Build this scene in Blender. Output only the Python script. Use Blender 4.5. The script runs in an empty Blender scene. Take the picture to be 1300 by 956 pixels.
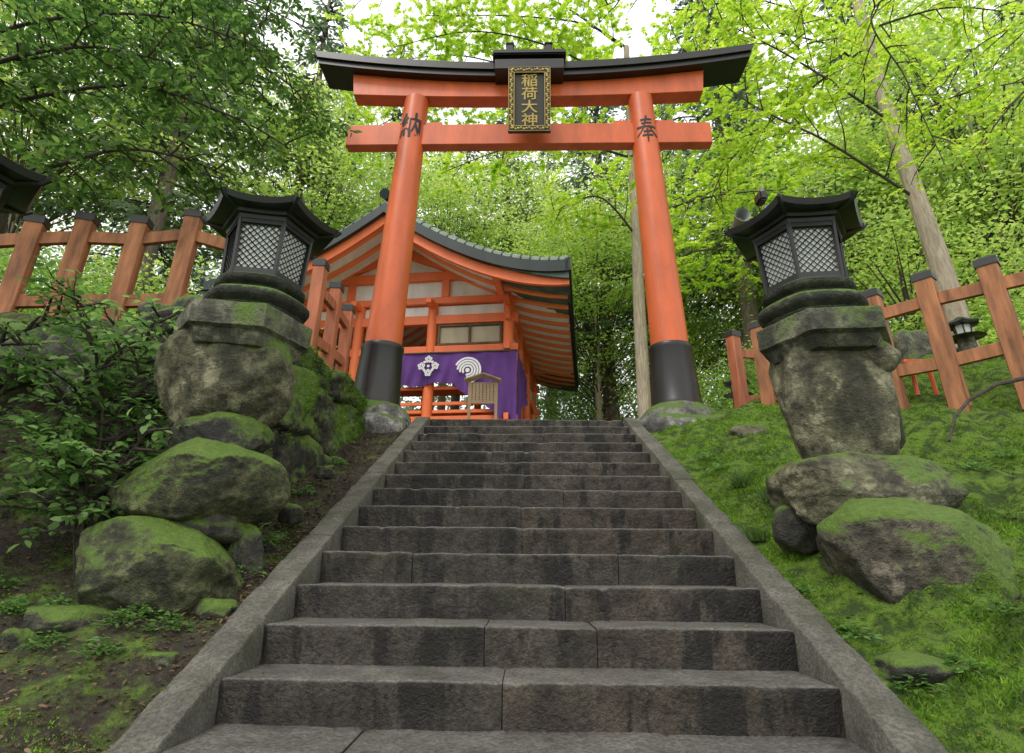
import bpy, bmesh, math, random
import numpy as np
from mathutils import Vector, Matrix, noise
random.seed(7); rng = np.random.default_rng(7)
R = math.radians; PI = math.pi
sc = bpy.context.scene; col = sc.collection
# ------------------------------------------------------------ camera
F = 720.0; CX = 650.0; CY = 433.5
P_ = R(21.5); A_ = R(1.55); RO = R(0.6); EYE = Vector((0, 0, 1.5))
fw = Vector((-math.sin(A_)*math.cos(P_), math.cos(A_)*math.cos(P_), math.sin(P_)))
r0 = Vector((math.cos(A_), math.sin(A_), 0)); u0 = r0.cross(fw)
rt = (math.cos(RO)*r0 + math.sin(RO)*u0).normalized(); up = rt.cross(fw)
cd = bpy.data.cameras.new('camera'); cam = bpy.data.objects.new('camera', cd); col.objects.link(cam)
cam.matrix_world = Matrix(((rt.x, up.x, -fw.x, EYE.x), (rt.y, up.y, -fw.y, EYE.y), (rt.z, up.z, -fw.z, EYE.z), (0, 0, 0, 1)))
cd.sensor_width = 36; cd.lens = 36*F/1300; cd.shift_y = -44.5/1300; cd.clip_end = 2000; cd.clip_start = 0.05
sc.camera = cam
def ray(px, py): return fw + rt*((px-CX)/F) - up*((py-CY)/F)
def at(px, py, Y):
    d = ray(px, py); return EYE + d*(Y/d.y)
def pxm(v): return F/((v-EYE).dot(fw))
# ------------------------------------------------------------ materials
def M(name, rough=0.6, metal=0.0):
    m = bpy.data.materials.new(name); m.use_nodes = True; nt = m.node_tree
    b = nt.nodes['Principled BSDF']; b.inputs['Roughness'].default_value = rough; b.inputs['Metallic'].default_value = metal
    return m, nt, b
def nd(nt, t, **k):
    n = nt.nodes.new(t)
    for a, v in k.items(): setattr(n, a, v)
    return n
def noi(nt, scale, detail=6, rough=0.6, vec=None, sc3=None):
    n = nd(nt, 'ShaderNodeTexNoise'); n.inputs['Scale'].default_value = scale
    n.inputs['Detail'].default_value = detail; n.inputs['Roughness'].default_value = rough
    if vec is None:
        vec = nd(nt, 'ShaderNodeTexCoord').outputs['Object']
    if sc3:
        mp = nd(nt, 'ShaderNodeMapping'); mp.inputs['Scale'].default_value = sc3
        nt.links.new(vec, mp.inputs[0]); vec = mp.outputs[0]
    nt.links.new(vec, n.inputs['Vector']); return n.outputs['Fac']
def ramp(nt, fac, stops):
    n = nd(nt, 'ShaderNodeValToRGB'); cr = n.color_ramp
    while len(cr.elements) < len(stops): cr.elements.new(0.5)
    for e, (p, c) in zip(cr.elements, stops):
        e.position = p; e.color = (c, c, c, 1) if isinstance(c, (int, float)) else (*c, 1)
    nt.links.new(fac, n.inputs[0]); return n.outputs[0]
def mix(nt, fac, a, b, mode='MIX'):
    n = nd(nt, 'ShaderNodeMix', data_type='RGBA', blend_type=mode)
    for s, v in ((n.inputs[0], fac), (n.inputs[6], a), (n.inputs[7], b)):
        if isinstance(v, (int, float)): s.default_value = v
        elif isinstance(v, tuple): s.default_value = (*v, 1)
        else: nt.links.new(v, s)
    return n.outputs[2]
def math_(nt, op, a, b=0.0):
    n = nd(nt, 'ShaderNodeMath', operation=op)
    for s, v in ((n.inputs[0], a), (n.inputs[1], b)):
        if isinstance(v, (int, float)): s.default_value = v
        else: nt.links.new(v, s)
    return n.outputs[0]
def bump(nt, b, h, st=0.4, dist=0.02):
    n = nd(nt, 'ShaderNodeBump'); n.inputs['Strength'].default_value = st; n.inputs['Distance'].default_value = dist
    nt.links.new(h, n.inputs['Height']); nt.links.new(n.outputs[0], b.inputs['Normal'])
def nz(nt):
    g = nd(nt, 'ShaderNodeNewGeometry'); s = nd(nt, 'ShaderNodeSeparateXYZ')
    nt.links.new(g.outputs['Normal'], s.inputs[0]); return s.outputs[2]
MOSS_D = (0.03, 0.058, 0.008); MOSS_L = (0.15, 0.25, 0.022)
def rockmat(name, c1, c2, c3, moss=0.5, zw=0.32):
    m, nt, b = M(name, 0.72)
    n1 = noi(nt, 2.6, 8, 0.6); n2 = noi(nt, 24, 6, 0.7); n3 = noi(nt, 1.5, 5, 0.65); n5 = noi(nt, 7, 6, 0.7)
    c = ramp(nt, n1, [(0.32, c1), (0.5, c2), (0.68, c3)])
    c = mix(nt, ramp(nt, n5, [(0.38, 0.85), (0.49, 0.0)]), c, tuple(x*0.3 for x in c1))
    c = mix(nt, ramp(nt, n2, [(0.35, 0.7), (0.6, 0.0)]), c, tuple(x*0.3 for x in c1))
    c = mix(nt, ramp(nt, n5, [(0.54, 0.0), (0.64, 0.65)]), c, tuple(min(1, x*1.6) for x in c3))
    dk = noi(nt, 1.9, 4, .5, sc3=(1.6, 1.6, .5))
    c = mix(nt, ramp(nt, dk, [(0.53, 0.0), (0.62, 0.7)]), c, tuple(x*0.3 for x in c1))
    z = nz(nt)
    k = math_(nt, 'ADD', math_(nt, 'MULTIPLY', z, zw), n3)
    k = math_(nt, 'ADD', k, math_(nt, 'MULTIPLY', n5, 0.55))
    t = 1.10 - 0.42*moss
    mk = ramp(nt, k, [(min(.97, t-0.10), 0.0), (min(.99, t+0.05), 1.0)])
    mc = mix(nt, noi(nt, 40, 4), MOSS_D, MOSS_L)
    c = mix(nt, mk, c, mc)
    nt.links.new(c, b.inputs['Base Color'])
    h = math_(nt, 'ADD', math_(nt, 'MULTIPLY', n2, 0.7), math_(nt, 'MULTIPLY', n5, 1.1)); h = math_(nt, 'ADD', h, math_(nt, 'MULTIPLY', noi(nt, 90, 3), 0.4))
    bump(nt, b, h, 0.9, 0.03)
    return m
mt_bould = rockmat('boulder_stone', (0.07, 0.066, 0.036), (0.16, 0.15, 0.085), (0.27, 0.255, 0.16), 0.26)
mt_bould2 = rockmat('green_tinged_stone', (0.04, 0.044, 0.02), (0.09, 0.096, 0.038), (0.16, 0.155, 0.08), 0.56)
mt_mossy = rockmat('mossy_stone', (0.055, 0.048, 0.035), (0.12, 0.10, 0.07), (0.20, 0.17, 0.13), 0.60)
mt_wall = rockmat('mossy_wall_stone', (0.028, 0.027, 0.018), (0.06, 0.056, 0.036), (0.11, 0.105, 0.07), 0.72, 0.16)
mt_dark = rockmat('dark_rock', (0.028, 0.027, 0.02), (0.06, 0.057, 0.042), (0.11, 0.105, 0.075), 0.5)
mt_slab = rockmat('cut_slab_stone', (0.08, 0.08, 0.05), (0.15, 0.148, 0.10), (0.23, 0.225, 0.16), 0.40)
mt_base = rockmat('pillar_base_stone', (0.15, 0.145, 0.125), (0.25, 0.24, 0.22), (0.34, 0.33, 0.30), 0.10)
def stepmat():
    m, nt, b = M('step_stone', 0.6)
    n1 = noi(nt, 5, 8, 0.7); n2 = noi(nt, 60, 5, 0.7); n3 = noi(nt, 1.0, 5, 0.7, sc3=(4.5, 0.3, 1.2)); n4 = noi(nt, 14, 5, 0.7); n5 = noi(nt, 2.0, 5, .6)
    c = ramp(nt, n1, [(0.3, (0.036, 0.029, 0.022)), (0.5, (0.076, 0.063, 0.049)), (0.72, (0.145, 0.123, 0.098))])
    isl = nd(nt, 'ShaderNodeNewGeometry').outputs['Random Per Island']
    c = mix(nt, 1.0, c, ramp(nt, isl, [(0, (.72, .74, .76)), (.5, (1, .98, .95)), (1, (1.0, .92, .83))]), 'MULTIPLY')
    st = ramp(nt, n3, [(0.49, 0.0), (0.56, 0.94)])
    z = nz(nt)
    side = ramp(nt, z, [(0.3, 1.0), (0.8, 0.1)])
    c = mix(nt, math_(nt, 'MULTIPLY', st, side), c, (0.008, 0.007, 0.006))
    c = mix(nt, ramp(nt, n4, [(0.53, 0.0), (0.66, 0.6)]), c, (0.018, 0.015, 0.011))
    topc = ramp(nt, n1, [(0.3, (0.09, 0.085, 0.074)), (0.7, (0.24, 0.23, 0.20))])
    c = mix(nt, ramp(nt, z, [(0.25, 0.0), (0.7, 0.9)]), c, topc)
    c = mix(nt, ramp(nt, n5, [(0.55, 0.0), (0.68, 0.3)]), c, (0.05, 0.06, 0.02))
    c = mix(nt, ramp(nt, n2, [(0.4, 0.6), (0.6, 0.0)]), c, (0.016, 0.014, 0.011))
    nt.links.new(c, b.inputs['Base Color'])
    nt.links.new(ramp(nt, n4, [(.35, .36), (.6, .8)]), b.inputs['Roughness'])
    bump(nt, b, math_(nt, 'ADD', n2, math_(nt, 'MULTIPLY', n4, 1.6)), 1.0, 0.013)
    return m
mt_step = stepmat()
def curbmat():
    m, nt, b = M('curb_stone', 0.8)
    n1 = noi(nt, 6, 8, 0.7); n2 = noi(nt, 70, 5, 0.7); n3 = noi(nt, 2.2, 5, 0.7)
    c = ramp(nt, n1, [(0.3, (0.07, 0.066, 0.053)), (0.5, (0.14, 0.132, 0.107)), (0.7, (0.22, 0.207, 0.17))])
    c = mix(nt, ramp(nt, n3, [(0.50, 0.0), (0.62, 0.7)]), c, (0.055, 0.066, 0.025))
    c = mix(nt, ramp(nt, n2, [(0.38, 0.65), (0.6, 0.0)]), c, (0.022, 0.02, 0.016))
    nt.links.new(c, b.inputs['Base Color']); bump(nt, b, math_(nt, 'ADD', n2, n1), 0.9, 0.012)
    return m
mt_curb = curbmat()
def paint(name, c, rough=0.4, var=0.12, dirt=0.25, sc3=(1, 1, 0.3)):
    m, nt, b = M(name, rough)
    n1 = noi(nt, 3.0, 6, 0.6, sc3=sc3); n2 = noi(nt, 30, 5, 0.7, sc3=sc3)
    cc = ramp(nt, n1, [(0.3, tuple(x*(1-var*1.8) for x in c)), (0.6, c), (0.8, tuple(min(1, x*(1+var)) for x in c))])
    cc = mix(nt, ramp(nt, n2, [(0.58, 0.0), (0.75, dirt)]), cc, tuple(x*0.35 for x in c))
    nt.links.new(cc, b.inputs['Base Color']); bump(nt, b, n2, 0.12, 0.01)
    return m
mt_red = paint('vermilion_paint', (0.70, 0.135, 0.036), 0.4, 0.18, .35)
mt_red2 = paint('shrine_vermilion_paint', (0.86, 0.18, 0.05), 0.5, .08, .15)
mt_raft = paint('brightened_rafter_vermilion', (0.94, 0.27, 0.085), 0.55, .04, .08)  # shrine vermilion with extra brightness in the colour, offsets shade under the eaves
mt_black = paint('black_lacquer', (0.016, 0.014, 0.013), 0.35)
mt_white = paint('white_plaster', (0.84, 0.82, 0.80), 0.8)
mt_fence = paint('weathered_red_wood', (0.43, 0.175, 0.075), 0.75, 0.35, 0.6, (4, 4, 0.7))
mt_fence2 = paint('faded_red_wood', (0.48, 0.15, 0.07), 0.7, 0.25, 0.5, (4, 4, 0.7))
mt_cap = paint('dark_metal_cap', (0.03, 0.03, 0.03), 0.5)
mt_iron = paint('black_patinated_bronze', (0.018, 0.019, 0.018), 0.4, 0.3, 0.3)
mt_greeniron = rockmat('mossy_bronze', (0.022, 0.025, 0.018), (0.04, 0.044, 0.028), (0.06, 0.064, 0.04), 0.2)
mt_pane = paint('frosted_lantern_pane', (0.80, 0.82, 0.80), 0.6, 0.06, 0.1)
mt_green = paint('green_copper_roof', (0.09, 0.14, 0.115), 0.5, 0.4, 0.6)
mt_dgreen = paint('dark_green_copper_edge', (0.016, 0.03, 0.027), 0.45, 0.3, 0.4)
mt_tile = paint('grey_green_copper_tile', (0.25, 0.29, 0.25), 0.55, 0.3, 0.5)
mt_purple = paint('purple_curtain_cloth', (0.115, 0.035, 0.22), 0.8, 0.25, 0.1)
mt_cw = paint('white_crest_cloth', (0.78, 0.76, 0.78), 0.8, 0.05, 0.1)
mt_gold = paint('gold_leaf', (0.56, 0.40, 0.11), 0.45, 0.2, 0.35); mt_gold.node_tree.nodes['Principled BSDF'].inputs['Metallic'].default_value = 0.3
mt_plq = paint('plaque_dark_board', (0.036, 0.034, 0.018), 0.5)
mt_ink = paint('black_ink', (0.010, 0.010, 0.010), 0.6, 0.1, 0)
mt_wood = paint('pale_notice_wood', (0.42, 0.29, 0.17), 0.7, 0.2, 0.4)
mt_dwood = paint('brown_wood', (0.16, 0.09, 0.045), 0.7, 0.3, 0.5)
mt_beige = paint('beige_panel', (0.5, 0.42, 0.3), 0.7)
mt_grey = paint('grey_metal', (0.22, 0.23, 0.22), 0.4)
def barkmat(name, c1, c2):
    m, nt, b = M(name, 0.9)
    n1 = noi(nt, 9, 8, 0.7, sc3=(3, 3, 0.35)); n2 = noi(nt, 2, 4)
    c = ramp(nt, n1, [(0.35, c1), (0.65, c2)])
    c = mix(nt, ramp(nt, n2, [(0.5, 0.0), (0.7, 0.4)]), c, tuple(x*.6 for x in c2))
    nt.links.new(c, b.inputs['Base Color']); bump(nt, b, n1, 0.9, 0.03); return m
mt_bark = barkmat('dark_bark', (0.03, 0.024, 0.018), (0.10, 0.08, 0.06))
mt_pbark = barkmat('pale_bark', (0.28, 0.22, 0.15), (0.56, 0.48, 0.37))
mt_cbark = barkmat('cedar_bark', (0.10, 0.075, 0.06), (0.28, 0.22, 0.18))
def leafmat(name, cols, trans=0.45, tmul=1.6, rough=0.45, bigmul=0.55, bigsc=.7):
    m, nt, b = M(name, rough)
    g = nd(nt, 'ShaderNodeNewGeometry')
    n = len(cols); c = ramp(nt, g.outputs['Random Per Island'], [(i/(n-1), cc) for i, cc in enumerate(cols)])
    big = noi(nt, bigsc, 3)
    c = mix(nt, ramp(nt, big, [(0.38, bigmul), (0.56, 0.0)]), c, tuple(x*0.45 for x in cols[0]))
    nt.links.new(c, b.inputs['Base Color'])
    t = nd(nt, 'ShaderNodeBsdfTranslucent')
    v = nd(nt, 'ShaderNodeVectorMath', operation='SCALE'); v.inputs['Scale'].default_value = tmul
    nt.links.new(c, v.inputs[0]); nt.links.new(v.outputs[0], t.inputs['Color'])
    ms = nd(nt, 'ShaderNodeMixShader'); ms.inputs[0].default_value = trans
    nt.links.new(b.outputs[0], ms.inputs[1]); nt.links.new(t.outputs[0], ms.inputs[2])
    nt.links.new(ms.outputs[0], nt.nodes['Material Output'].inputs['Surface']); return m
mt_maple = leafmat('maple_leaf', [(0.19, 0.34, 0.025), (0.33, 0.50, 0.04), (0.50, 0.58, 0.065), (0.27, 0.44, 0.03)], 0.68, 1.65, bigmul=.2)
mt_maplef = leafmat('far_maple_leaf', [(0.25, 0.40, 0.08), (0.38, 0.52, 0.12), (0.53, 0.60, 0.15), (0.32, 0.48, 0.11)], 0.64, 1.58, bigmul=.2)  # paler than the near maple: distance haze put into the leaf colour
mt_ever = leafmat('evergreen_leaf', [(0.03, 0.08, 0.015), (0.075, 0.16, 0.028), (0.19, 0.33, 0.06)], 0.45, 1.8, 0.35, .4)
mt_cedar = leafmat('cedar_needles', [(0.08, 0.14, 0.075), (0.145, 0.215, 0.115), (0.24, 0.32, 0.175)], 0.5, 1.55, 0.7, .3)  # needle colour lightened to stand in for haze in the wood
mt_broad = leafmat('broad_leaf', [(0.14, 0.28, 0.055), (0.25, 0.42, 0.08), (0.38, 0.52, 0.11)], 0.58, 1.6, bigmul=.3)  # bright background haze mixed into these greens
mt_shrub = leafmat('shrub_leaf', [(0.08, 0.17, 0.04), (0.15, 0.29, 0.07), (0.27, 0.44, 0.13)], 0.48, 1.6, 0.28, .35)
mt_mossleaf = leafmat('moss_blade', [(0.07, 0.17, 0.012), (0.17, 0.33, 0.022), (0.32, 0.48, 0.04)], 0.42, 1.38, 0.8, .75, 2.6)
mt_grass = leafmat('grass_blade', [(0.06, 0.12, 0.025), (0.15, 0.25, 0.04)], 0.35, 1.5)
mt_litter = leafmat('fallen_leaf', [(0.06, 0.035, 0.018), (0.16, 0.085, 0.035), (0.24, 0.17, 0.08), (0.08, 0.10, 0.02)], 0.1, 1.0, 0.7)
# ------------------------------------------------------------ mesh helpers
def tag(o, label, cat, group=None, kind=None):
    o['label'] = label
    if cat: o['category'] = cat
    if group: o['group'] = group
    if kind: o['kind'] = kind
    return o
def thing(name, label, cat, loc=(0, 0, 0), group=None, rz=0):
    o = bpy.data.objects.new(name, None); col.objects.link(o); o.location = loc; o.rotation_euler = (0, 0, rz); o.empty_display_size = 0.2
    return tag(o, label, cat, group)
def link(name, me, mat, parent=None, local=False):
    o = bpy.data.objects.new(name, me); col.objects.link(o)
    if mat is not None: me.materials.append(mat)
    if parent is not None:
        o.parent = parent
        if parent.type == 'EMPTY' and not local:
            o.matrix_parent_inverse = (Matrix.Translation(parent.location) @ parent.rotation_euler.to_matrix().to_4x4()).inverted()
    return o
class MB:
    def __init__(s): s.v = []; s.f = []
    def add(s, vs, fs):
        o = len(s.v); s.v.extend([tuple(x) for x in vs]); s.f.extend([tuple(i+o for i in q) for q in fs]); return s
    def box(s, c, size, rz=0, bev=0.006, mat=None):
        bm = bmesh.new(); bmesh.ops.create_cube(bm, size=1)
        bmesh.ops.scale(bm, vec=size, verts=bm.verts)
        if bev: bmesh.ops.bevel(bm, geom=bm.edges[:], offset=min(bev, min(size)*0.3), segments=2 if bev > .01 else 1, affect='EDGES')
        T = Matrix.Translation(c) @ (mat.to_4x4() if mat is not None else Matrix.Rotation(rz, 4, 'Z'))
        bm.verts.index_update()
        s.add([T @ v.co for v in bm.verts], [[v.index for v in f_.verts] for f_ in bm.faces]); bm.free(); return s
    def bar(s, a, b, w, h, bev=0.004):
        a = Vector(a); b = Vector(b); d = (b-a); L = d.length; x = d.normalized()
        y = Vector((0, 0, 1)).cross(x)
        if y.length < 1e-4: y = Vector((0, 1, 0))
        y.normalize(); z = x.cross(y)
        m = Matrix((x, y, z)).transposed()
        return s.box((a+b)/2, (L, w, h), bev=bev, mat=m)
    def loft(s, rings, cap=True, closed=True):
        n = len(rings[0]); o = len(s.v); fs = []
        for q in rings: s.v.extend([tuple(p) for p in q])
        for i in range(len(rings)-1):
            for j in range(n if closed else n-1):
                k = (j+1) % n
                fs.append((o+i*n+j, o+i*n+k, o+(i+1)*n+k, o+(i+1)*n+j))
        if cap:
            fs.append(tuple(o+j for j in reversed(range(n)))); fs.append(tuple(o+(len(rings)-1)*n+j for j in range(n)))
        s.f.extend(fs); return s
    def tube(s, pts, rad, n=8, cap=True):
        pts = [Vector(p) for p in pts]; rings = []
        if isinstance(rad, (int, float)): rad = [rad]*len(pts)
        for i, p in enumerate(pts):
            d = (pts[min(i+1, len(pts)-1)] - pts[max(i-1, 0)])
            if d.length < 1e-9: d = Vector((0, 0, 1))
            d.normalize()
            a = Vector((0, 0, 1)) if abs(d.z) < 0.9 else Vector((0, 1, 0))
            x = a.cross(d).normalized(); y = d.cross(x)
            rings.append([p + (x*math.cos(t) + y*math.sin(t))*rad[i] for t in [2*PI*k/n for k in range(n)]])
        return s.loft(rings, cap)
    def lathe(s, c, prof, n=32):
        return s.loft([[(c[0]+r*math.cos(2*PI*k/n), c[1]+r*math.sin(2*PI*k/n), z) for k in range(n)] for z, r in prof])
    def build(s, name, mat, parent=None, smooth=True, local=False, ang=38):
        me = bpy.data.meshes.new(name); me.from_pydata(s.v, [], s.f); me.update()
        if smooth:
            me.polygons.foreach_set('use_smooth', [True]*len(me.polygons))
            me.set_sharp_from_angle(angle=R(ang))
        return link(name, me, mat, parent, local)
_ico = {}
def ico(sub):
    if sub not in _ico:
        bm = bmesh.new(); bmesh.ops.create_icosphere(bm, subdivisions=sub, radius=1)
        bm.verts.index_update()
        _ico[sub] = ([v.co.copy() for v in bm.verts], [[v.index for v in q.verts] for q in bm.faces]); bm.free()
    return _ico[sub]
def rock(mb, c, rad, seed=0, p=2.6, rough=0.16, fine=0.03, sub=4, rot=0.0, tilt=0.0, top=1.0, bot=1.0, cuts=0):
    vs, fs = ico(sub); out = []; sd = Vector((seed*7.31, seed*3.17, seed*1.71)); c = Vector(c)
    RM = Matrix.Rotation(rot, 3, 'Z') @ Matrix.Rotation(tilt, 3, 'Y')
    rr_ = random.Random(int(seed*100)+5); pl = []
    for i in range(cuts):
        n_ = Vector((rr_.gauss(0, 1), rr_.gauss(0, 1)-.5, rr_.gauss(0, .8))).normalized(); pl.append((n_, rr_.uniform(.74, .90)))
    for v in vs:
        n_ = (abs(v.x)**p + abs(v.y)**p + abs(v.z)**p)**(1/p)
        q = v/n_
        d = 1 + rough*noise.noise(v*1.2+sd)*1.5 + rough*.3*noise.noise(v*2.7+sd)
        q = q*d
        for pn, h in pl:
            e = q.dot(pn)-h
            if e > 0: q = q-pn*(e*.78)
        q = q*(1+fine*noise.fractal(v*3.5+sd, 0.9, 2.0, 6))
        kx = top+(1-top)*(1-max(0, v.z)) if v.z > 0 else bot+(1-bot)*(1-max(0, -v.z))
        out.append(c + RM @ Vector((q.x*rad[0]*kx, q.y*rad[1]*kx, q.z*rad[2])))
    mb.add(out, fs); return mb
def rock_px(mb, x0, y0, x1, y1, Y, dr=0.9, **k):
    c = at((x0+x1)/2, (y0+y1)/2, Y); s = pxm(c)
    rx = (x1-x0)/2/s*.97; rz = (y1-y0)/2/s*1.0
    return rock(mb, c, (rx, rx*dr, rz), **k)
# leaf meshes
SH = {
 'diamond': [(0, 0, 0), (.45, .5, -.06), (1, 0, 0), (.45, -.5, -.06)],
 'leaf': [(0, 0, 0), (.28, .42, .08), (.65, .42, .06), (1, 0, -.1), (.65, -.42, .06), (.28, -.42, .08)],
 'star': [(.0, .0, 0), (.12, .75, -.05), (.38, .34, .02), (.75, .62, -.06), (.62, .2, .02), (1.1, 0, -.08), (.62, -.2, .02), (.75, -.62, -.06), (.38, -.34, .02), (.12, -.75, -.05)],
 'blade': [(0, -.5, 0), (0, .5, 0), (1, 0, 0)],
}
def leafmesh(name, P, D, Nn, L, W, shape, mat, parent=None):
    P = np.asarray(P, float); D = np.asarray(D, float); Nn = np.asarray(Nn, float)
    D = D/(np.linalg.norm(D, axis=1, keepdims=True)+1e-9)
    S = np.cross(Nn, D); S /= np.linalg.norm(S, axis=1, keepdims=True)+1e-9
    N2 = np.cross(D, S)
    T = np.array(SH[shape]); m = len(T); n = len(P)
    L = np.broadcast_to(np.asarray(L, float), (n,))[:, None, None]; W = np.broadcast_to(np.asarray(W, float), (n,))[:, None, None]
    V = P[:, None, :] + D[:, None, :]*T[None, :, 0:1]*L + S[:, None, :]*T[None, :, 1:2]*W + N2[:, None, :]*T[None, :, 2:3]*L
    me = bpy.data.meshes.new(name)
    me.vertices.add(n*m); me.vertices.foreach_set('co', V.reshape(-1).astype(np.float32))
    me.loops.add(n*m); me.loops.foreach_set('vertex_index', np.arange(n*m, dtype=np.int32))
    me.polygons.add(n); me.polygons.foreach_set('loop_start', np.arange(0, n*m, m, dtype=np.int32))
    me.update(calc_edges=True)
    return link(name, me, mat, parent)
# ------------------------------------------------------------ terrain
def hsh(x, y): 
    s = np.sin(x*127.1+y*311.7)*43758.5453; return s-np.floor(s)
def vn(x, y):
    xi = np.floor(x); yi = np.floor(y); a = x-xi; b = y-yi; a = a*a*(3-2*a); b = b*b*(3-2*b)
    return (hsh(xi, yi)*(1-a)+hsh(xi+1, yi)*a)*(1-b)+(hsh(xi, yi+1)*(1-a)+hsh(xi+1, yi+1)*a)*b
def fb(x, y, o=4):
    t = 0; k = 1.0; f_ = 1.0
    for i in range(o): t = t+k*(vn(x*f_+i*17.3, y*f_-i*9.1)-0.5); k *= .5; f_ *= 2.1
    return t
def ss(a, b, x):
    t = np.clip((x-a)/(b-a), 0, 1); return t*t*(3-2*t)
Y0 = 2.894; Z0 = 1.237; TR = 0.34; RI = 0.1636; LAND = 3.2
def nose(y): return Z0 + (y-Y0)*RI/TR
def g(x, y):
    x = np.asarray(x, float); y = np.asarray(y, float)
    s = np.clip(nose(y), -1.2, LAND)
    near = 1-ss(7.0, 7.4, y)
    r_ = s-0.07 + np.clip((x-1.45)*0.20, 0, 1.1)*near + 0.16*fb(x*.9, y*.9)*ss(1.5, 2.2, x)*near
    r_ = r_ + 0.10*fb(x*3.1+5, y*3.1)*ss(1.40, 1.8, x)*near + (0.09*np.abs(2*vn(x*3.7+3, y*3.7)-1)+.055*np.abs(2*vn(x*7.7+3, y*7.7)-1))*ss(1.38, 1.75, x)*near
    l_ = s-0.06 + np.clip((-x-1.45)*0.06, 0, .5)*near + 0.10*fb(x*2.2, y*2.2)*near + .03*fb(x*8, y*8)*near
    ww = fb(x*1.3, y*0.2+3)*.5
    m = ss(3.75, 4.55, y+ww+0.25*fb(x*2.7, y*2.7))*ss(2.02, 2.14, -x)*near
    T = LAND+0.03+0.28*ss(2.1, 2.9, -x)
    l_ = l_*(1-m)+np.maximum(T, l_)*m
    h = np.where(x > 0, r_, l_)
    inn = (1-ss(1.30, 1.36, np.abs(x)))*(1-ss(7.1, 7.2, y))
    h = h*(1-inn) + (s-0.5)*inn
    h = h - 0.02*(1-near)
    d = np.maximum(0, y-22); h = h + 0.30*d*(d < 60) + 18*(d >= 60)
    h = h + 0.24*np.clip(np.abs(x-2)-11, 0, 60)*ss(4, 14, y)
    h = h + 0.5*fb(x*.25, y*.25)*ss(14, 20, y)
    return h
def gz(x, y): return float(g(x, y))
def axis(a, b, st, far, grow=1.16):
    c = list(np.arange(a, b+1e-6, st)); d = st; v = a; lo = []
    while v > -far: d *= grow; v -= d; lo.append(v)
    d = st; v = b; hi = []
    while v < far: d *= grow; v += d; hi.append(v)
    return np.array(lo[::-1]+c+hi)
xs = axis(-5.4, 6.6, 0.045, 400); ys = axis(1.2, 7.8, 0.045, 400)
GX, GY = np.meshgrid(xs, ys); GZ = g(GX, GY); nx = len(xs); ny = len(ys)
me = bpy.data.meshes.new('ground'); V = np.stack([GX, GY, GZ], -1).reshape(-1, 3)
idx = np.arange(nx*ny).reshape(ny, nx)
Q = np.stack([idx[:-1, :-1], idx[:-1, 1:], idx[1:, 1:], idx[1:, :-1]], -1).reshape(-1, 4)
me.vertices.add(len(V)); me.vertices.foreach_set('co', V.reshape(-1).astype(np.float32))
me.loops.add(Q.size); me.loops.foreach_set('vertex_index', Q.reshape(-1).astype(np.int32))
me.polygons.add(len(Q)); me.polygons.foreach_set('loop_start', np.arange(0, Q.size, 4, dtype=np.int32)); me.update(calc_edges=True)
me.polygons.foreach_set('use_smooth', [True]*len(Q))
mossv = np.where(GX > 1.3, 0.95, 0.38+.08*ss(2.9, 2.3, GY))*(1-ss(7.0, 7.5, GY)) + 0.4*ss(17, 20, GY)
mossv = mossv - .03*(GX < -1.3)*(GX > -2.1)*(GY > 3.3)
mossv = mossv - 0.18*ss(2.4, 1.5, GX)*(GX > 0)*(GY < 3.2) 
at_ = me.attributes.new('mossy', 'FLOAT', 'POINT'); at_.data.foreach_set('value', mossv.reshape(-1).astype(np.float32))
bounce_grv = ss(7.1, 7.5, GY)*(1-ss(17, 19, GY))  # unseen landing made pale to bounce light up to the hall soffit
at2_ = me.attributes.new('bounce_gravel', 'FLOAT', 'POINT'); at2_.data.foreach_set('value', bounce_grv.reshape(-1).astype(np.float32))
def groundmat():
    m, nt, b = M('forest_ground', 0.95)
    a = nd(nt, 'ShaderNodeAttribute', attribute_name='mossy').outputs['Fac']
    gv = nd(nt, 'ShaderNodeAttribute', attribute_name='bounce_gravel').outputs['Fac']
    n1 = noi(nt, 4, 8, 0.7); n2 = noi(nt, 45, 5, 0.7); n3 = noi(nt, 11, 6, .65)
    soil = ramp(nt, n1, [(0.3, (0.02, 0.015, 0.009)), (0.55, (0.055, 0.04, 0.025)), (0.75, (0.10, 0.08, 0.05))])
    soil = mix(nt, ramp(nt, n2, [(0.5, 0.0), (0.65, 0.6)]), soil, (0.13, 0.10, 0.065))
    mc = mix(nt, n2, (0.045, 0.095, 0.008), (0.23, 0.38, 0.03))
    mc = mix(nt, ramp(nt, n3, [(.42, .85), (.56, 0)]), mc, (0.022, 0.045, 0.006))
    k = math_(nt, 'ADD', math_(nt, 'MULTIPLY', a, 0.75), math_(nt, 'MULTIPLY', n1, 0.8))
    c = mix(nt, ramp(nt, k, [(0.68, 0.0), (0.82, 1.0)]), soil, mc)
    c = mix(nt, gv, c, mix(nt, n2, (0.30, 0.28, 0.24), (0.64, 0.60, 0.54)))
    nt.links.new(c, b.inputs['Base Color'])
    bump(nt, b, math_(nt, 'ADD', math_(nt, 'MULTIPLY', n2, .6), math_(nt, 'MULTIPLY', n3, 2.0)), 1.0, 0.05); return m
gr = link('ground', me, groundmat()); tag(gr, 'mossy forest ground sloping up both sides of the steps', 'ground', kind='structure')
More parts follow.
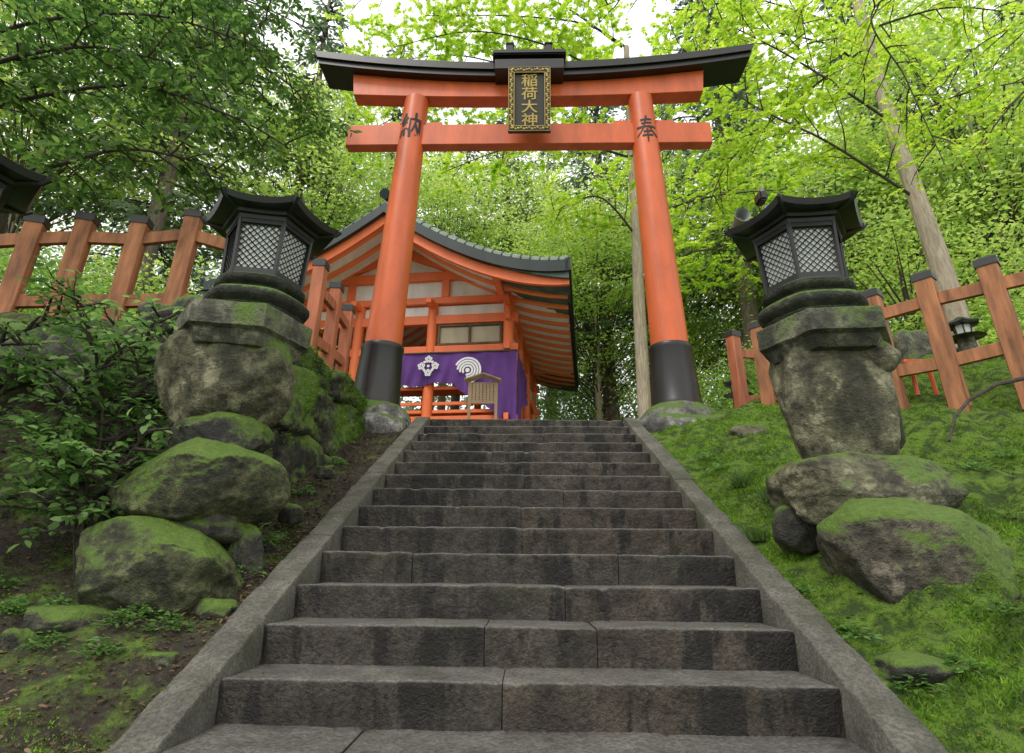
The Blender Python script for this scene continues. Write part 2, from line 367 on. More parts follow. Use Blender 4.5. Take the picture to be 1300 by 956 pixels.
# ------------------------------------------------------------ stairs
st = thing('stone_staircase', 'worn dark stone staircase with sloping curbs leading up to the red gate', 'stairs', (0, Y0, Z0))
HW = 1.2135
for k in range(-7, 13):
    yk = Y0+TR*k; zk = Z0+RI*k; mb = MB()
    back = 0.37 if k < 12 else 0.75
    prof = [(0.020, -0.30), (0.020, -0.19), (0.018, -0.16), (0.015, -0.13), (0.011, -0.10), (0.008, -0.07), (0.004, -0.045), (0.0, -0.018), (0.001, -0.008), (0.005, -0.0015), (0.013, 0.0), (0.05, -.002), (0.10, -0.003), (0.2, -0.004), (back, -.002), (back, -0.30)]
    rr = random.Random(k+50)
    nb = rr.choice([2, 2, 3, 3]); cuts = sorted([-HW, HW]+[(-HW+2*HW*(i+1)/nb)+rr.uniform(-.3, .3) for i in range(nb-1)])
    for a, b_ in zip(cuts[:-1], cuts[1:]):
        a += 0.002; b_ -= 0.002; n = max(6, int((b_-a)/0.016)); rings = []
        dy = rr.uniform(-.005, .005); dz = rr.uniform(-.003, .003); sl = rr.uniform(-.003, .003)
        for i in range(n+1):
            x = a+(b_-a)*i/n; ring = []
            e = 0.005 if i in (0, n) else (.002 if i in (1, n-1) else 0)
            for (py_, pz) in prof:
                q = Vector((x*7, py_*8+k*3.3, pz*10)); w = noise.fractal(q, 0.6, 2, 6)
                w2 = noise.noise(Vector((x*1.6, k*5.1, 0)))
                chip = max(0, noise.noise(Vector((x*11, k*7.7, pz*5)))-.38)*.06 if -.06 < pz < .001 and py_ < .03 else 0
                top = 1 if pz > -0.06 else 0.3
                yy = yk+py_+dy+w*0.004+(w2*0.004 if py_ < 0.05 else 0)+e*(py_ < .05)+chip
                zz = zk+pz+(dz+sl*(2*i/n-1))*top+(w*0.003-0.005*max(0, w2)-e-chip*.7)*(1 if pz > -0.1 else 0)
                ring.append((x, yy, zz))
            rings.append(ring)
        mb.loft(rings)
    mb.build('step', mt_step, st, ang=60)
for sgn in (-1, 1):
    rr = random.Random(3 if sgn < 0 else 4); y = 0.2
    while y < 6.95:
        L = rr.uniform(0.75, 1.25); y2 = min(y+L, 7.0); 
        if 7.0-y2 < .4: y2 = 7.0
        mb = MB(); n = 40; rings = []; w = 0.165+rr.uniform(-.008, .01); dz = 0.024+rr.uniform(-.006, .008)
        for i in range(n+1):
            yy = y+0.004+(y2-y-0.008)*i/n; z = nose(yy)+dz; e = 0.008 if i in (0, n) else 0
            pr = [(0.002, -0.42), (0.002, -0.2), (0.002, -0.012), (0.008, -0.002), (0.04, 0.0), (0.08, 0.001), (w-0.04, 0), (w-0.008, -0.003), (w, -0.014), (w+.004, -0.2), (w+.004, -0.42)]
            ring = []
            for (a, b_) in pr:
                q = noise.fractal(Vector((a*9+sgn*4, yy*6, b_*8)), .8, 2, 4)
                ring.append((sgn*(HW+a+(q*0.006 if a > .01 else 0)), yy, z+b_+q*0.006-e*(b_ > -.1)))
            rings.append(ring if sgn > 0 else ring[::-1])
        mb.loft(rings); mb.build('curb', mt_curb, st, ang=50); y = y2
# ------------------------------------------------------------ text
def text_mesh(s, size, bold=0.0, kx=1.0, ky=1.0):
    cu = bpy.data.curves.new('glyph', 'FONT'); cu.body = s; cu.size = 1.0; cu.align_x = 'CENTER'; cu.align_y = 'CENTER'; cu.offset = bold; cu.resolution_u = 6
    o = bpy.data.objects.new('glyph', cu); col.objects.link(o); dg = bpy.context.evaluated_depsgraph_get(); dg.update()
    me = bpy.data.meshes.new_from_object(o.evaluated_get(dg)); bpy.data.objects.remove(o)
    bm = bmesh.new(); bm.from_mesh(me); bpy.data.meshes.remove(me)
    bmesh.ops.triangulate(bm, faces=bm.faces[:]); bmesh.ops.subdivide_edges(bm, edges=bm.edges[:], cuts=2, use_grid_fill=True); bmesh.ops.triangulate(bm, faces=bm.faces[:])
    vs = [v.co.copy() for v in bm.verts]; bm.verts.index_update(); fs = [[v.index for v in q.verts] for q in bm.faces]; bm.free()
    if vs:
        x0 = min(v.x for v in vs); x1 = max(v.x for v in vs); y0 = min(v.y for v in vs); y1 = max(v.y for v in vs)
        k = size/max(x1-x0, y1-y0, 1e-6)
        vs = [Vector(((v.x-(x0+x1)/2)*k*kx, (v.y-(y0+y1)/2)*k*ky, 0)) for v in vs]
    return vs, fs
def strokes_mesh(strokes, size, kx, ky):
    vs = []; fs = []
    for (pts, w0, w1) in strokes:
        P = [Vector((p[0], p[1])) for p in pts]; Lp = []
        for a, b_ in zip(P[:-1], P[1:]):
            for j in range(10): Lp.append(a.lerp(b_, j/10))
        Lp.append(P[-1]); n = len(Lp); o = len(vs)
        for i, p in enumerate(Lp):
            d = (Lp[min(i+1, n-1)]-Lp[max(i-1, 0)]).normalized(); nn = Vector((-d.y, d.x)); w = (w0+(w1-w0)*i/(n-1))*.5*(1+.12*math.sin(i*1.1))
            for s_ in (1, 0, -1): q = p+nn*w*s_; vs.append(Vector((q.x*size*kx, q.y*size*ky, 0)))
        for i in range(n-1):
            for j in range(2): a = o+i*3+j; fs.append((a, a+1, a+4, a+3))
    return vs, fs
HO = [([(-.27, .36), (.28, .39)], .075, .065), ([(-.24, .22), (.25, .245)], .07, .06), ([(-.46, .07), (.47, .10)], .085, .075), ([(0.01, .52), (-.04, .30), (-.14, .07), (-.28, -.12), (-.48, -.27)], .09, .045),
      ([(.10, .08), (.22, -.06), (.36, -.18), (.50, -.26)], .05, .11), ([(-.17, -.12), (.19, -.10)], .07, .06), ([(-.24, -.27), (.26, -.25)], .075, .065), ([(.01, .0), (.01, -.54)], .09, .06)]
# ------------------------------------------------------------ torii
YT = 7.1
to = thing('torii_gate', 'large vermilion torii gate with black top beam standing at the head of the steps', 'torii gate', (0, YT, LAND))
PB = [at(478, 500, YT), at(859, 512, YT)]; PT = [at(531, 118, YT), at(812, 124, YT)]
def pillar_at(i, z):
    a, b = PB[i], PT[i]; t = (z-a.z)/(b.z-a.z); return a.lerp(b, t)
def prad(z): return 0.247-0.055*(z-4.2)/4.3
for i in (0, 1):
    mb = MB(); rings = []
    for j in range(25):
        z = 4.15+(8.47-4.15)*j/24; c = pillar_at(i, z); r_ = prad(z)
        rings.append([(c.x+r_*math.cos(t), YT+r_*math.sin(t), z) for t in [2*PI*k/64 for k in range(64)]])
    pil = mb.loft(rings).build('pillar', mt_red, to)
    mb = MB(); rings = []
    for z, r_ in [(3.36, .315), (3.37, .325), (3.42, .325), (3.44, .315), (4.12, .275), (4.15, .285), (4.20, .285), (4.215, .275), (4.22, .25)]:
        c = pillar_at(i, z); rings.append([(c.x+r_*math.cos(t), YT+r_*math.sin(t), z) for t in [2*PI*k/48 for k in range(48)]])
    mb.loft(rings).build('pillar_sleeve', mt_black, to)
    c = pillar_at(i, 3.3); mb = MB()
    vs, fs = ico(5)
    mb.add([(c.x+v.x*.49*(1+.02*noise.noise(v*3)), YT+v.y*.49, 3.17+max(v.z, -.35)*.30+.012*noise.noise(v*4)) for v in vs], fs)
    mb.build('base_stone', mt_base, to)
    mb = MB(); rock(mb, (c.x+(0.1 if i else -.02), YT-.02, 2.86), (.66 if i else .56, .60, .34), seed=3+i, p=6, rough=.06, fine=.02, sub=5)
    mb.build('footing_stone', mt_base, to)
    vs, fs = text_mesh('納', 0.36, 0.018, 1.0, 1.35) if i == 0 else strokes_mesh(HO, .34, 1.0, 1.4)
    zc = at(523, 158, YT-.2).z if i == 0 else at(820, 163, YT-.2).z
    mb = MB(); out = []
    for v in vs:
        z = zc+v.y; c = pillar_at(i, z); rr = prad(z)+0.006; an = v.x/rr; out.append((c.x+rr*math.sin(an), YT-rr*math.cos(an), z))
    if vs: mb.add(out, fs); mb.build('painted_character', mt_ink, pil, smooth=False)
xl = at(440, 172, 7.0).x; xr = at(905, 178, 7.0).x
def beam(xa, xb, ya, yb, zf0, zf1, n=40, slope=0.0):
    rings = []
    for i in range(n+1):
        t = i/n; x = xa+(xb-xa)*t; z0 = zf0(x); z1 = zf1(x); e = 0.008
        xo = x
        rings.append([(xo, ya, z0+e), (xo, ya+e, z0), (xo, yb-e, z0), (xo, yb, z0+e), (xo+slope*(2*t-1), yb, z1-e), (xo+slope*(2*t-1), yb-e, z1), (xo+slope*(2*t-1), ya+e, z1), (xo+slope*(2*t-1), ya, z1-e)])
    return rings
mb = MB(); mb.loft(beam(xl, xr, 7.01, 7.19, lambda x: 7.54, lambda x: 7.93)); mb.build('tie_beam', mt_red, to)
for i in (0, 1):
    for sg in (-1, 1):
        c = pillar_at(i, 7.97); mb = MB(); mb.box((c.x+sg*.33, YT, 7.965), (.27, .13, .07)); mb.build('wedge', mt_red, to)
curve = lambda x: 0.36*(abs(x)/3.6)**2.0
xl2 = at(449, 118, 6.98).x; xr2 = at(894, 124, 6.98).x
mb = MB(); mb.loft(beam(xl2, xr2, 6.98, 7.23, lambda x: 8.45+.35*curve(x), lambda x: 8.78+.85*curve(x), slope=.05)); mb.build('upper_beam', mt_red, to)
xl3 = at(406, 66, 6.8).x; xr3 = at(955, 76, 6.8).x
def kas(x0, x1):
    rings = []; n = 60
    for i in range(n+1):
        t = i/n; x = x0+(x1-x0)*t; c = curve(x); s = 2*t-1
        sec = [(6.84, 8.74, 0), (7.37, 8.74, 0), (7.37, 8.84, .03), (7.41, 8.84, .03), (7.41, 8.98, .09), (7.12, 9.10, .12), (6.80, 8.98, .09), (6.80, 8.84, .03), (6.84, 8.84, .03)]
        rings.append([(x+sl*s, y_, z_+c*1.0) for (y_, z_, sl) in sec])
    return rings
MB().loft(kas(xl3, xr3)).build('top_beam', mt_black, to)
for s_, xa in ((-1, xl3), (1, xr3)):
    mb = MB(); mb.box((xa+s_*.022, 7.1, 8.84+curve(xa)), (.03, .36, .12), mat=Matrix.Rotation(s_*R(12), 3, 'Y')); mb.build('end_cap', mt_red, to)
cxp = at(672, 130, 6.8).x
MB().box((cxp, YT, 8.19), (.24, .14, .52)).build('centre_strut', mt_red, to)
hd = MB(); hd.box((cxp, 6.86, 8.80), (1.08, .40, .20)); hd.box((cxp, 6.90, 9.02), (1.16, .56, .10), bev=.02)
hd = hd.build('plaque_hood', mt_black, to)
for s_ in (-1, 1):
    MB().box((cxp+s_*.31, 6.80, 9.19), (.10, .10, .25)).box((cxp+s_*.31, 6.80, 9.33), (.13, .13, .03)).build('hood_finial', mt_black, hd)
# plaque
pw = .64; ph = 1.06; pc = Vector((cxp, 6.70, 8.08)); tl = R(12)
PM = Matrix.Translation(pc) @ Matrix.Rotation(tl, 4, 'X')
pq = thing('shrine_plaque', 'dark name plaque with gilded frame and gold characters hanging under the gate top', 'plaque', pc)
def pbox(mb, c, s, bev=.006): 
    return mb.box(PM @ Vector(c), s, mat=PM.to_3x3(), bev=bev)
pbox(MB(), (0, 0, 0), (pw-.06, .05, ph-.06)).build('board', mt_plq, pq)
fr = MB()
for s_ in (-1, 1):
    pbox(fr, (s_*(pw/2-.04), -.02, 0), (.08, .08, ph)); pbox(fr, (0, -.02, s_*(ph/2-.04)), (pw-.162, .08, .08))
fr = fr.build('frame', mt_plq, pq)
og = MB(); q = 0
def disc(mb, x, z, r_, y_=-.066):
    n = 10; mb.add([PM @ Vector((x+r_*math.cos(2*PI*i/n), y_, z+r_*math.sin(2*PI*i/n))) for i in range(n)]+[PM @ Vector((x, y_-.012, z))], [(i, (i+1) % n, n) for i in range(n)])
for s_ in (-1, 1):
    pbox(og, (s_*(pw/2-.087), -.055, 0), (.012, .014, ph-.16), .002); pbox(og, (0, -.055, s_*(ph/2-.087)), (pw-.19, .014, .012), .002)
    pbox(og, (s_*(pw/2-.006), -.055, 0), (.008, .02, ph-.02), .002); pbox(og, (0, -.055, s_*(ph/2-.006)), (pw-.02, .02, .008), .002)
    for j in range(29):
        t = j/28; zz = -ph/2+.05+t*(ph-.10); disc(og, s_*(pw/2-.046)+.014*math.sin(j*1.9), zz, .013+.007*abs(math.sin(j*1.3)))
    for j in range(1, 14):
        xx = -pw/2+.03+j*(pw-.06)/14; disc(og, xx, s_*(ph/2-.046)+.012*math.sin(j*2.1), .013+.006*abs(math.sin(j*1.7)))
og.build('gilding', mt_gold, fr)
for j, ch in enumerate('稲荷大神'):
    vs, fs = text_mesh(ch, 0.212, 0.010, 1.15, 1.0)
    if vs: MB().add([PM @ Vector((v.x, -.034, v.y+.325-j*.217)) for v in vs], fs).build('gold_character', mt_gold, pq, smooth=False)
# ------------------------------------------------------------ shrine hall
TH = R(6); Xp = Vector((math.cos(TH), -math.sin(TH), 0)); Yp = Vector((math.sin(TH), math.cos(TH), 0))
C = at(722, 343, 11.5); d = ray(488, 260); tt = (C-EYE).dot(Yp)/d.dot(Yp); Ap = EYE+d*tt
hw = (C-Ap).dot(Xp); za = Ap.z-LAND; ze = C.z-LAND
hall = thing('shrine_hall', 'vermilion shrine hall with curved green copper roof and white walls beyond the gate', 'shrine hall', (Ap.x, Ap.y, LAND), rz=-TH)
LY = 9.4
def pf(u, v=0.5):
    u = min(abs(u), 1.0); w = 1-u
    return ze+(za-ze)*(0.22*w+0.78*w**1.9)+0.22*u**4*abs(2*v-1)**5
def sheet(y0, y1, dz, n=40, m=10, xa=-1, xb=1):
    mb = MB(); vs = []; fs = []
    for j in range(m+1):
        y_ = y0+(y1-y0)*j/m
        for i in range(n+1):
            u = xa+(xb-xa)*i/n; vs.append((u*hw, y_, pf(u, y_/LY)+dz))
    for j in range(m):
        for i in range(n):
            a = j*(n+1)+i; fs.append((a, a+1, a+n+2, a+n+1))
    mb.add(vs, fs); return mb
def ribbon(y0, y1, dz0, dz1, n=40, xa=-1, xb=1, y0b=None, y1b=None):
    rings = []
    y0b = y0 if y0b is None else y0b; y1b = y1 if y1b is None else y1b
    for i in range(n+1):
        u = xa+(xb-xa)*i/n; z = pf(u, (y0+y1)/2/LY); rings.append([(u*hw, y0b, z+dz0), (u*hw, y1b, z+dz0), (u*hw, y1, z+dz1), (u*hw, y0, z+dz1)])
    return MB().loft(rings)
roof = ribbon(.06, LY-.06, -.16, .10, 48).build('roof', mt_green, hall, local=True)
sheet(0.1, LY-.1, -.17).build('soffit', mt_white, hall, local=True)
ribbon(0, .12, -.20, .08, 48).build('roof_edge', mt_dgreen, roof)
rings = []
for i in range(61):
    u = -1+2*i/60; z = pf(u, 0)
    rings.append([(u*hw, .0, z+.08), (u*hw, .05, z+.16), (u*hw, .30, z+.34), (u*hw, .7, z+.40), (u*hw, .7, z+.06), (u*hw, .02, z+.06)])
MB().loft(rings).build('verge_tiles', mt_tile, roof)
mb = MB(); nrib = int(2*hw/.22)
for i in range(nrib+1):
    u = -1+2*i/nrib; z = pf(u, 0)
    mb.tube([(u*hw, -.01, z+.09), (u*hw, .05, z+.17), (u*hw, .30, z+.35), (u*hw, .7, z+.41)], .018, 6)
mb.build('verge_ribs', mt_green, roof)
for s_ in (-1, 1):
    MB().loft([[(s_*(hw-.08), y_, pf(.98, y_/LY)-.2), (s_*(hw+.05), y_, pf(1, y_/LY)-.2), (s_*(hw+.05), y_, pf(1, y_/LY)+.12), (s_*(hw-.08), y_, pf(.98, y_/LY)+.12)] for y_ in [LY*i/30 for i in range(31)]]).build('eave_edge', mt_dgreen, roof)
MB().tube([(0, -.06, za+.30), (0, .3, za+.45), (0, LY-.3, za+.45), (0, LY, za+.4)], .14, 10).build('ridge', mt_dgreen, roof)
ribbon(.14, .24, -.46, -.20, 48).build('bargeboard', mt_red2, hall, local=True)
nr = 16
for i in range(nr):
    y_ = .50+(LY-.9)*i/(nr-1)
    for s_ in (-1, 1):
        rings = []
        for j in range(17):
            u = s_*(0.02+.965*j/16); z = pf(u, y_/LY)-.175
            rr_ = [(u*hw, y_-.075, z-.065), (u*hw, y_+.075, z-.065), (u*hw, y_+.075, z), (u*hw, y_-.075, z)]
            rings.append(rr_ if s_ > 0 else rr_[::-1])
        MB().loft(rings).build('rafter', mt_raft, hall, local=True)
for u in (-.62, 0, .62):
    z = pf(u)-.25; MB().box((u*hw, LY/2, z-.08), (.16, LY-.5, .15)).build('purlin', mt_red2, hall, local=True)
WX = hw-1.6; WY = 1.6
cols_x = [-WX, -WX/3, WX/3, WX]; ys_ = [WY, WY+2.15, WY+4.3, WY+6.45]
for x in cols_x:
    for y_ in ys_:
        if abs(x) < WX-.1 and y_ not in (ys_[0], ys_[-1]): continue
        MB().lathe((x, y_), [(0.0, .13), (4.75, .13)], 20).build('column', mt_red2, hall, local=True)
def hb(z, h, w=.15, name='beam'):
    for y_ in (ys_[0], ys_[-1]): MB().box((0, y_, z), (2*WX+.5, w, h)).build(name, mt_red2, hall, local=True)
    for s_ in (-1, 1): MB().box((s_*WX, WY+3.225, z+.003), (w-.006, 6.45+.5, h)).build(name, mt_red2, hall, local=True)
hb(4.18, .24); hb(3.35, .20); hb(1.55, .16, .12); hb(.35, .2, .12); hb(4.72, .18, .2)
rings = []
for i in range(41):
    u = (-1+2*i/40)*.95; z = pf(u)-.2; zz = max(z, 4.85)
    rings.append([(u*hw, WY+.02, 4.80), (u*hw, WY+.08, 4.80), (u*hw, WY+.08, zz), (u*hw, WY+.02, zz)])
MB().loft(rings).build('gable_wall', mt_white, hall, local=True)
MB().box((0, WY-.02, 5.45), (3.4, .14, .26)).build('gable_beam', mt_red2, hall, local=True)
MB().box((0, WY-.03, 5.95), (.2, .14, .9)).build('gable_post', mt_red2, hall, local=True)
for s_ in (-1, 1):
    MB().bar((s_*.2, WY-.03, 6.15), (s_*1.5, WY-.03, 5.62), .12, .2).build('gable_brace', mt_red2, hall, local=True)
    MB().bar((s_*1.7, WY-.03, 5.4), (s_*3.1, WY-.03, 4.95), .12, .16).build('gable_brace', mt_red2, hall, local=True)
    MB().box((s_*1.3, WY-.02, 5.07), (.2, .13, .5)).build('gable_post', mt_red2, hall, local=True)
MB().box((0, WY+.05, 4.45), (2*WX, .04, .30), bev=0).build('wall_panel', mt_white, hall, local=True)
for s_ in (-1, 1): MB().box((s_*(WX-.03), WY+3.2, 4.45), (.04, 6.3, .30), bev=0).build('wall_panel', mt_white, hall, local=True)
for s_ in (-1, 1): MB().box((s_*(WX-.03), WY+3.2, 3.77), (.04, 6.3, .56), bev=0).build('wall_panel', mt_white, hall, local=True)
wn = MB()
wx0, wx1 = WX/3+.16, WX-.16
for z in (3.5, 4.02): wn.box(((wx0+wx1)/2, WY, z), (wx1-wx0, .08, .06))
for i in range(3): wn.box((wx0+.03+(wx1-wx0-.06)*i/2, WY, 3.76), (.06, .08, .46))
wn = wn.build('window', mt_dwood, hall, local=True); MB().box(((wx0+wx1)/2, WY+.03, 3.76), (wx1-wx0-.1, .02, .45), bev=0).build('panel', mt_beige, wn)
for (z) in (2.35, 1.95, 1.75):
    for a, b_ in zip(cols_x[:-1], cols_x[1:]): MB().box(((a+b_)/2, WY, z), (b_-a-.27, .07, .08)).build('rail', mt_red2, hall, local=True)
for x in cols_x:
    MB().box((x, WY-.25, 4.55), (.14, .5, .14)).build('bracket', mt_red2, hall, local=True)
MB().box((0, WY+3.2, .45), (2*WX, 6.4, .12)).build('floor', mt_dwood, hall, local=True)
# curtain
Mh = Matrix.Translation(hall.location) @ Matrix.Rotation(-TH, 4, 'Z')
def curtain(name, a, b_, ztop, zb, parent=None, n=140):
    mb = MB(); vs = []; fs = []; L = (b_-a).length; dr = (b_-a).normalized(); nn = Vector((dr.y, -dr.x, 0)); m = 14
    for i in range(n+1):
        t = i/n
        for j in range(m+1):
            s_ = j/m; z = ztop+(zb(t)-ztop)*s_-.05*s_*math.sin(t*L*5); w = .045*math.sin(t*L*9+.5*math.sin(t*9)-s_*1.5)*(.25+.75*s_)+.03*math.sin(t*L*21+s_*3)*s_
            vs.append(a+dr*(t*L)+nn*w+Vector((0, 0, z)))
    for i in range(n):
        for j in range(m): q = i*(m+1)+j; fs.append((q, q+1, q+m+2, q+m+1))
    mb.add(vs, fs); return mb.build(name, mt_purple, parent), dr, nn, L
a = Mh @ Vector((WX-2.75, WY-.2, 0)); b_ = Mh @ Vector((WX+.25, WY-.2, 0)); a.z = b_.z = 0
root = thing('shrine_curtain', 'purple curtain with white crests hung across the front of the hall', 'curtain', (a+b_)/2+Vector((0, 0, LAND+3.2)))
zt = LAND+3.20
zbf = lambda t: LAND+2.46-.10*math.sin(min(1, t/.5)*PI)-1.15*(max(0, t-.48)/.52)**.8
o, dr, nn, L = curtain('cloth', a, b_, zt, zbf, root)
def crest(kind, cxx, zz, s, base, dr, nn, off=.095):
    mb = MB()
    def ring_(r1, r2, a0=0, a1=2*PI, ox=0, oz=0, n=36):
        vs = []; fs = []
        for i in range(n+1):
            t = a0+(a1-a0)*i/n; w_ = 1
            for r_ in (r1, r2): vs.append(base+dr*(cxx+ox+r_*s*math.cos(t))+nn*off+Vector((0, 0, zz+oz+r_*s*math.sin(t))))
        for i in range(n): fs.append((2*i, 2*i+1, 2*i+3, 2*i+2))
        mb.add(vs, fs)
    if kind == 'swirl':
        for k in range(4): ring_(.26+.19*k, .40+.19*k, R(250+12*k), R(575-20*k))
        ring_(.0001, .16)
    else:
        for (ox, oz) in ((0, .58), (0, -.58), (-.58, 0), (.58, 0)):
            for q in range(5): ring_(.03, .14, ox=(ox+.19*math.cos(q*1.257+.3))*s, oz=(oz+.19*math.sin(q*1.257+.3))*s, n=10)
        for (ox, oz) in ((.34, .34), (-.34, .34), (.34, -.34), (-.34, -.34), (0, 0)): ring_(.0001, .12, ox=ox*s, oz=oz*s, n=10)
    return mb.build('crest', mt_cw, root, smooth=False)
for t_, kd, zc, s_ in ((.27, 'flower', 2.84, .30), (.60, 'swirl', 2.70, .35)):
    crest(kd, L*t_, LAND+zc, s_, a, dr, nn)
MB().tube([a+nn*.02+Vector((0, 0, zt+.01)), b_+nn*.02+Vector((0, 0, zt+.01))], .02, 6).build('rod', mt_dwood, root)
a2 = Mh @ Vector((WX+.26, WY-.1, 0)); b2 = Mh @ Vector((WX+.26, WY+2.0, 0)); a2.z = b2.z = 0
curtain('cloth', a2, b2, zt, lambda t: LAND+1.3+1.2*t**.7, root)
# ------------------------------------------------------------ notice board
nbp = at(613, 499, 9.3); k = 1/pxm(nbp)
nb_ = thing('notice_board', 'small roofed wooden notice board on posts in front of the hall', 'notice board', (nbp.x, nbp.y, LAND))
bw = 32*k; bh = 28*k
bd = MB().box((nbp.x, 9.3, nbp.z), (bw, .03, bh)).build('board', mt_wood, nb_)
mb = MB(); rr = random.Random(5)
for i in range(7):
    x = nbp.x-bw*.42+bw*.84*i/6; z = nbp.z+bh*.42
    while z > nbp.z-bh*.4: h = rr.uniform(.010, .02); mb.box((x, 9.281, z), (.013, .002, h), bev=0); z -= h+.014
mb.build('writing', mt_ink, bd, smooth=False)
for s_ in (-1, 1):
    MB().box((nbp.x+s_*bw*.53, 9.3, (LAND+nbp.z+bh*.5)/2), (.05, .05, nbp.z+bh*.5-LAND)).build('post', mt_wood, nb_)
    MB().bar((nbp.x, 9.28, nbp.z+bh*.5+.13), (nbp.x+s_*bw*.72, 9.28, nbp.z+bh*.5+.02), .22, .025).build('roof_board', mt_wood, nb_)
# ------------------------------------------------------------ lanterns
def hexring(c, r_, z, rot, m=4, up_=0.0, pw_=6, curve_=0.0):
    pts = []
    for i in range(6):
        a0 = rot+R(60*i-120); a1 = a0+R(60)
        p0 = Vector((math.cos(a0), math.sin(a0), 0)); p1 = Vector((math.cos(a1), math.sin(a1), 0))
        for j in range(m):
            t = j/m; p = p0.lerp(p1, t); cn = abs(2*t-1)**2.5
            q = p*(1-curve_*(1-cn)); pts.append((c[0]+q.x*r_, c[1]+q.y*r_, z+up_*cn))
    return pts
def lantern_top(root, c, zb, rot, s=1.0):
    z = lambda t: zb+t*s
    lo = MB(); lo.loft([hexring(c, r_*s, z(h), rot, 8, u_*s, curve_=-.09) for h, r_, u_ in [(0, .26, 0), (.0, .32, 0), (.02, .345, .0), (.04, .35, .0), (.05, .33, .0), (.065, .345, 0), (.085, .375, .0), (.11, .388, .0), (.135, .385, .0), (.16, .36, .0), (.178, .32, 0), (.188, .29, 0), (.205, .29, 0), (.22, .32, 0), (.235, .335, 0), (.27, .335, 0), (.285, .31, 0)]])
    lo.build('lower_base', mt_greeniron, root, ang=50)
    fr = MB(); zt0, zt1 = .285, .76
    fr.loft([hexring(c, r_*s, z(h), rot, 1) for h, r_ in [(zt0, .305), (zt0+.055, .305), (zt0+.055, .24), (zt0, .24)]], cap=False)
    fr.loft([hexring(c, r_*s, z(h), rot, 1) for h, r_ in [(zt1-.05, .325), (zt1, .325), (zt1, .24), (zt1-.05, .24)]], cap=False)
    for i in range(6):
        a_ = rot+R(60*i-120); p0 = Vector((c[0]+math.cos(a_)*.292*s, c[1]+math.sin(a_)*.292*s, z(zt0))); p1 = Vector((c[0]+math.cos(a_)*.312*s, c[1]+math.sin(a_)*.312*s, z(zt1)))
        fr.tube([p0, p1], .019*s, 6)
    fr.build('light_box', mt_iron, root, ang=30)
    MB().loft([hexring(c, .268*s, z(zt0+.03), rot, 1), hexring(c, .288*s, z(zt1-.03), rot, 1)]).build('pane', mt_pane, root, smooth=False)
    for i in range(6):
        a0 = rot+R(60*i-120); a1 = a0+R(60); mb = MB()
        B0 = Vector((c[0]+math.cos(a0)*.280*s, c[1]+math.sin(a0)*.280*s, z(zt0+.05))); B1 = Vector((c[0]+math.cos(a1)*.280*s, c[1]+math.sin(a1)*.280*s, z(zt0+.05)))
        T0 = Vector((c[0]+math.cos(a0)*.300*s, c[1]+math.sin(a0)*.300*s, z(zt1-.045))); T1 = Vector((c[0]+math.cos(a1)*.300*s, c[1]+math.sin(a1)*.300*s, z(zt1-.045)))
        def PP(u, v): return B0.lerp(B1, u).lerp(T0.lerp(T1, u), v)
        W_, H_ = .29, .38; sp = .050
        for sg in (1, -1):
            kk = -H_
            while kk < W_+H_:
                ylo, yhi = 0.0, H_
                if sg > 0: ylo = max(ylo, -kk); yhi = min(yhi, W_-kk)
                else: ylo = max(ylo, kk-W_); yhi = min(yhi, kk)
                if yhi-ylo > .01:
                    pa = PP((kk+sg*ylo)/W_, ylo/H_); pb = PP((kk+sg*yhi)/W_, yhi/H_)
                    mb.tube([pa, pb], .0043*s, 4, cap=False)
                kk += sp
        mb.tube([PP(0, .0), PP(1, .0)], .010*s, 4); mb.tube([PP(0, 1), PP(1, 1)], .010*s, 4)
        mb.build('lattice', mt_iron, root, smooth=False)
    rf = MB(); rf.loft([hexring(c, r_*s, z(h), rot, 10, u_*s, curve_=cv) for h, r_, u_, cv in
        [(.745, .20, 0, 0), (.745, .33, 0, 0), (.775, .34, 0, 0), (.775, .37, .01, 0), (.80, .38, .01, 0), (.80, .48, .03, .02), (.80, .505, .04, .025), (.845, .525, .045, .025), (.855, .50, .04, .02), (.89, .36, .015, .0), (.93, .24, 0, 0), (.98, .13, 0, 0), (1.0, .09, 0, 0)]])
    rf = rf.build('roof', mt_iron, root, ang=35)
    MB().lathe(c, [(z(.99), .03*s), (z(1.01), .07*s), (z(1.04), .06*s), (z(1.09), .005)], 16).build('finial', mt_iron, rf)
    for i in range(6):
        a_ = rot+R(60*i-120); e_ = Vector((math.cos(a_), math.sin(a_), 0)); cc = Vector((c[0], c[1], 0))
        MB().tube([cc+e_*.36*s+Vector((0, 0, z(.80))), cc+e_*.5*s+Vector((0, 0, z(.835))), cc+e_*.53*s+Vector((0, 0, z(.87)))], [.015*s, .018*s, .02*s], 6).build('roof_rib', mt_iron, rf)
def slab(root, c, z0, z1, r0_, r1_, rot):
    mb = MB(); rings = []
    for h, r_ in [(0, r0_*.78), (.04, r0_*.9), (.35, r0_), (.42, r1_), (.95, r1_), (1, r1_*.985)]:
        ring = hexring(c, r_, z0+(z1-z0)*h, rot, 8)
        ring = [(p[0]+.008*noise.noise(Vector(p)*9), p[1]+.008*noise.noise(Vector(p)*9+Vector((3, 3, 3))), p[2]+.006*noise.noise(Vector(p)*8)) for p in ring]
        rings.append(ring)
    mb.loft(rings).build('slab', mt_slab, root, ang=30)
cL = at(338, 330, 3.55)
LL = thing('stone_lantern', 'black hexagonal lantern on stacked mossy boulders left of the steps', 'lantern', (cL.x, cL.y, 1.4))
lantern_top(LL, (cL.x, cL.y), 3.03, R(12), .91)
slab(LL, (cL.x-.06, cL.y), 2.76, 3.03, .40, .44, R(12))
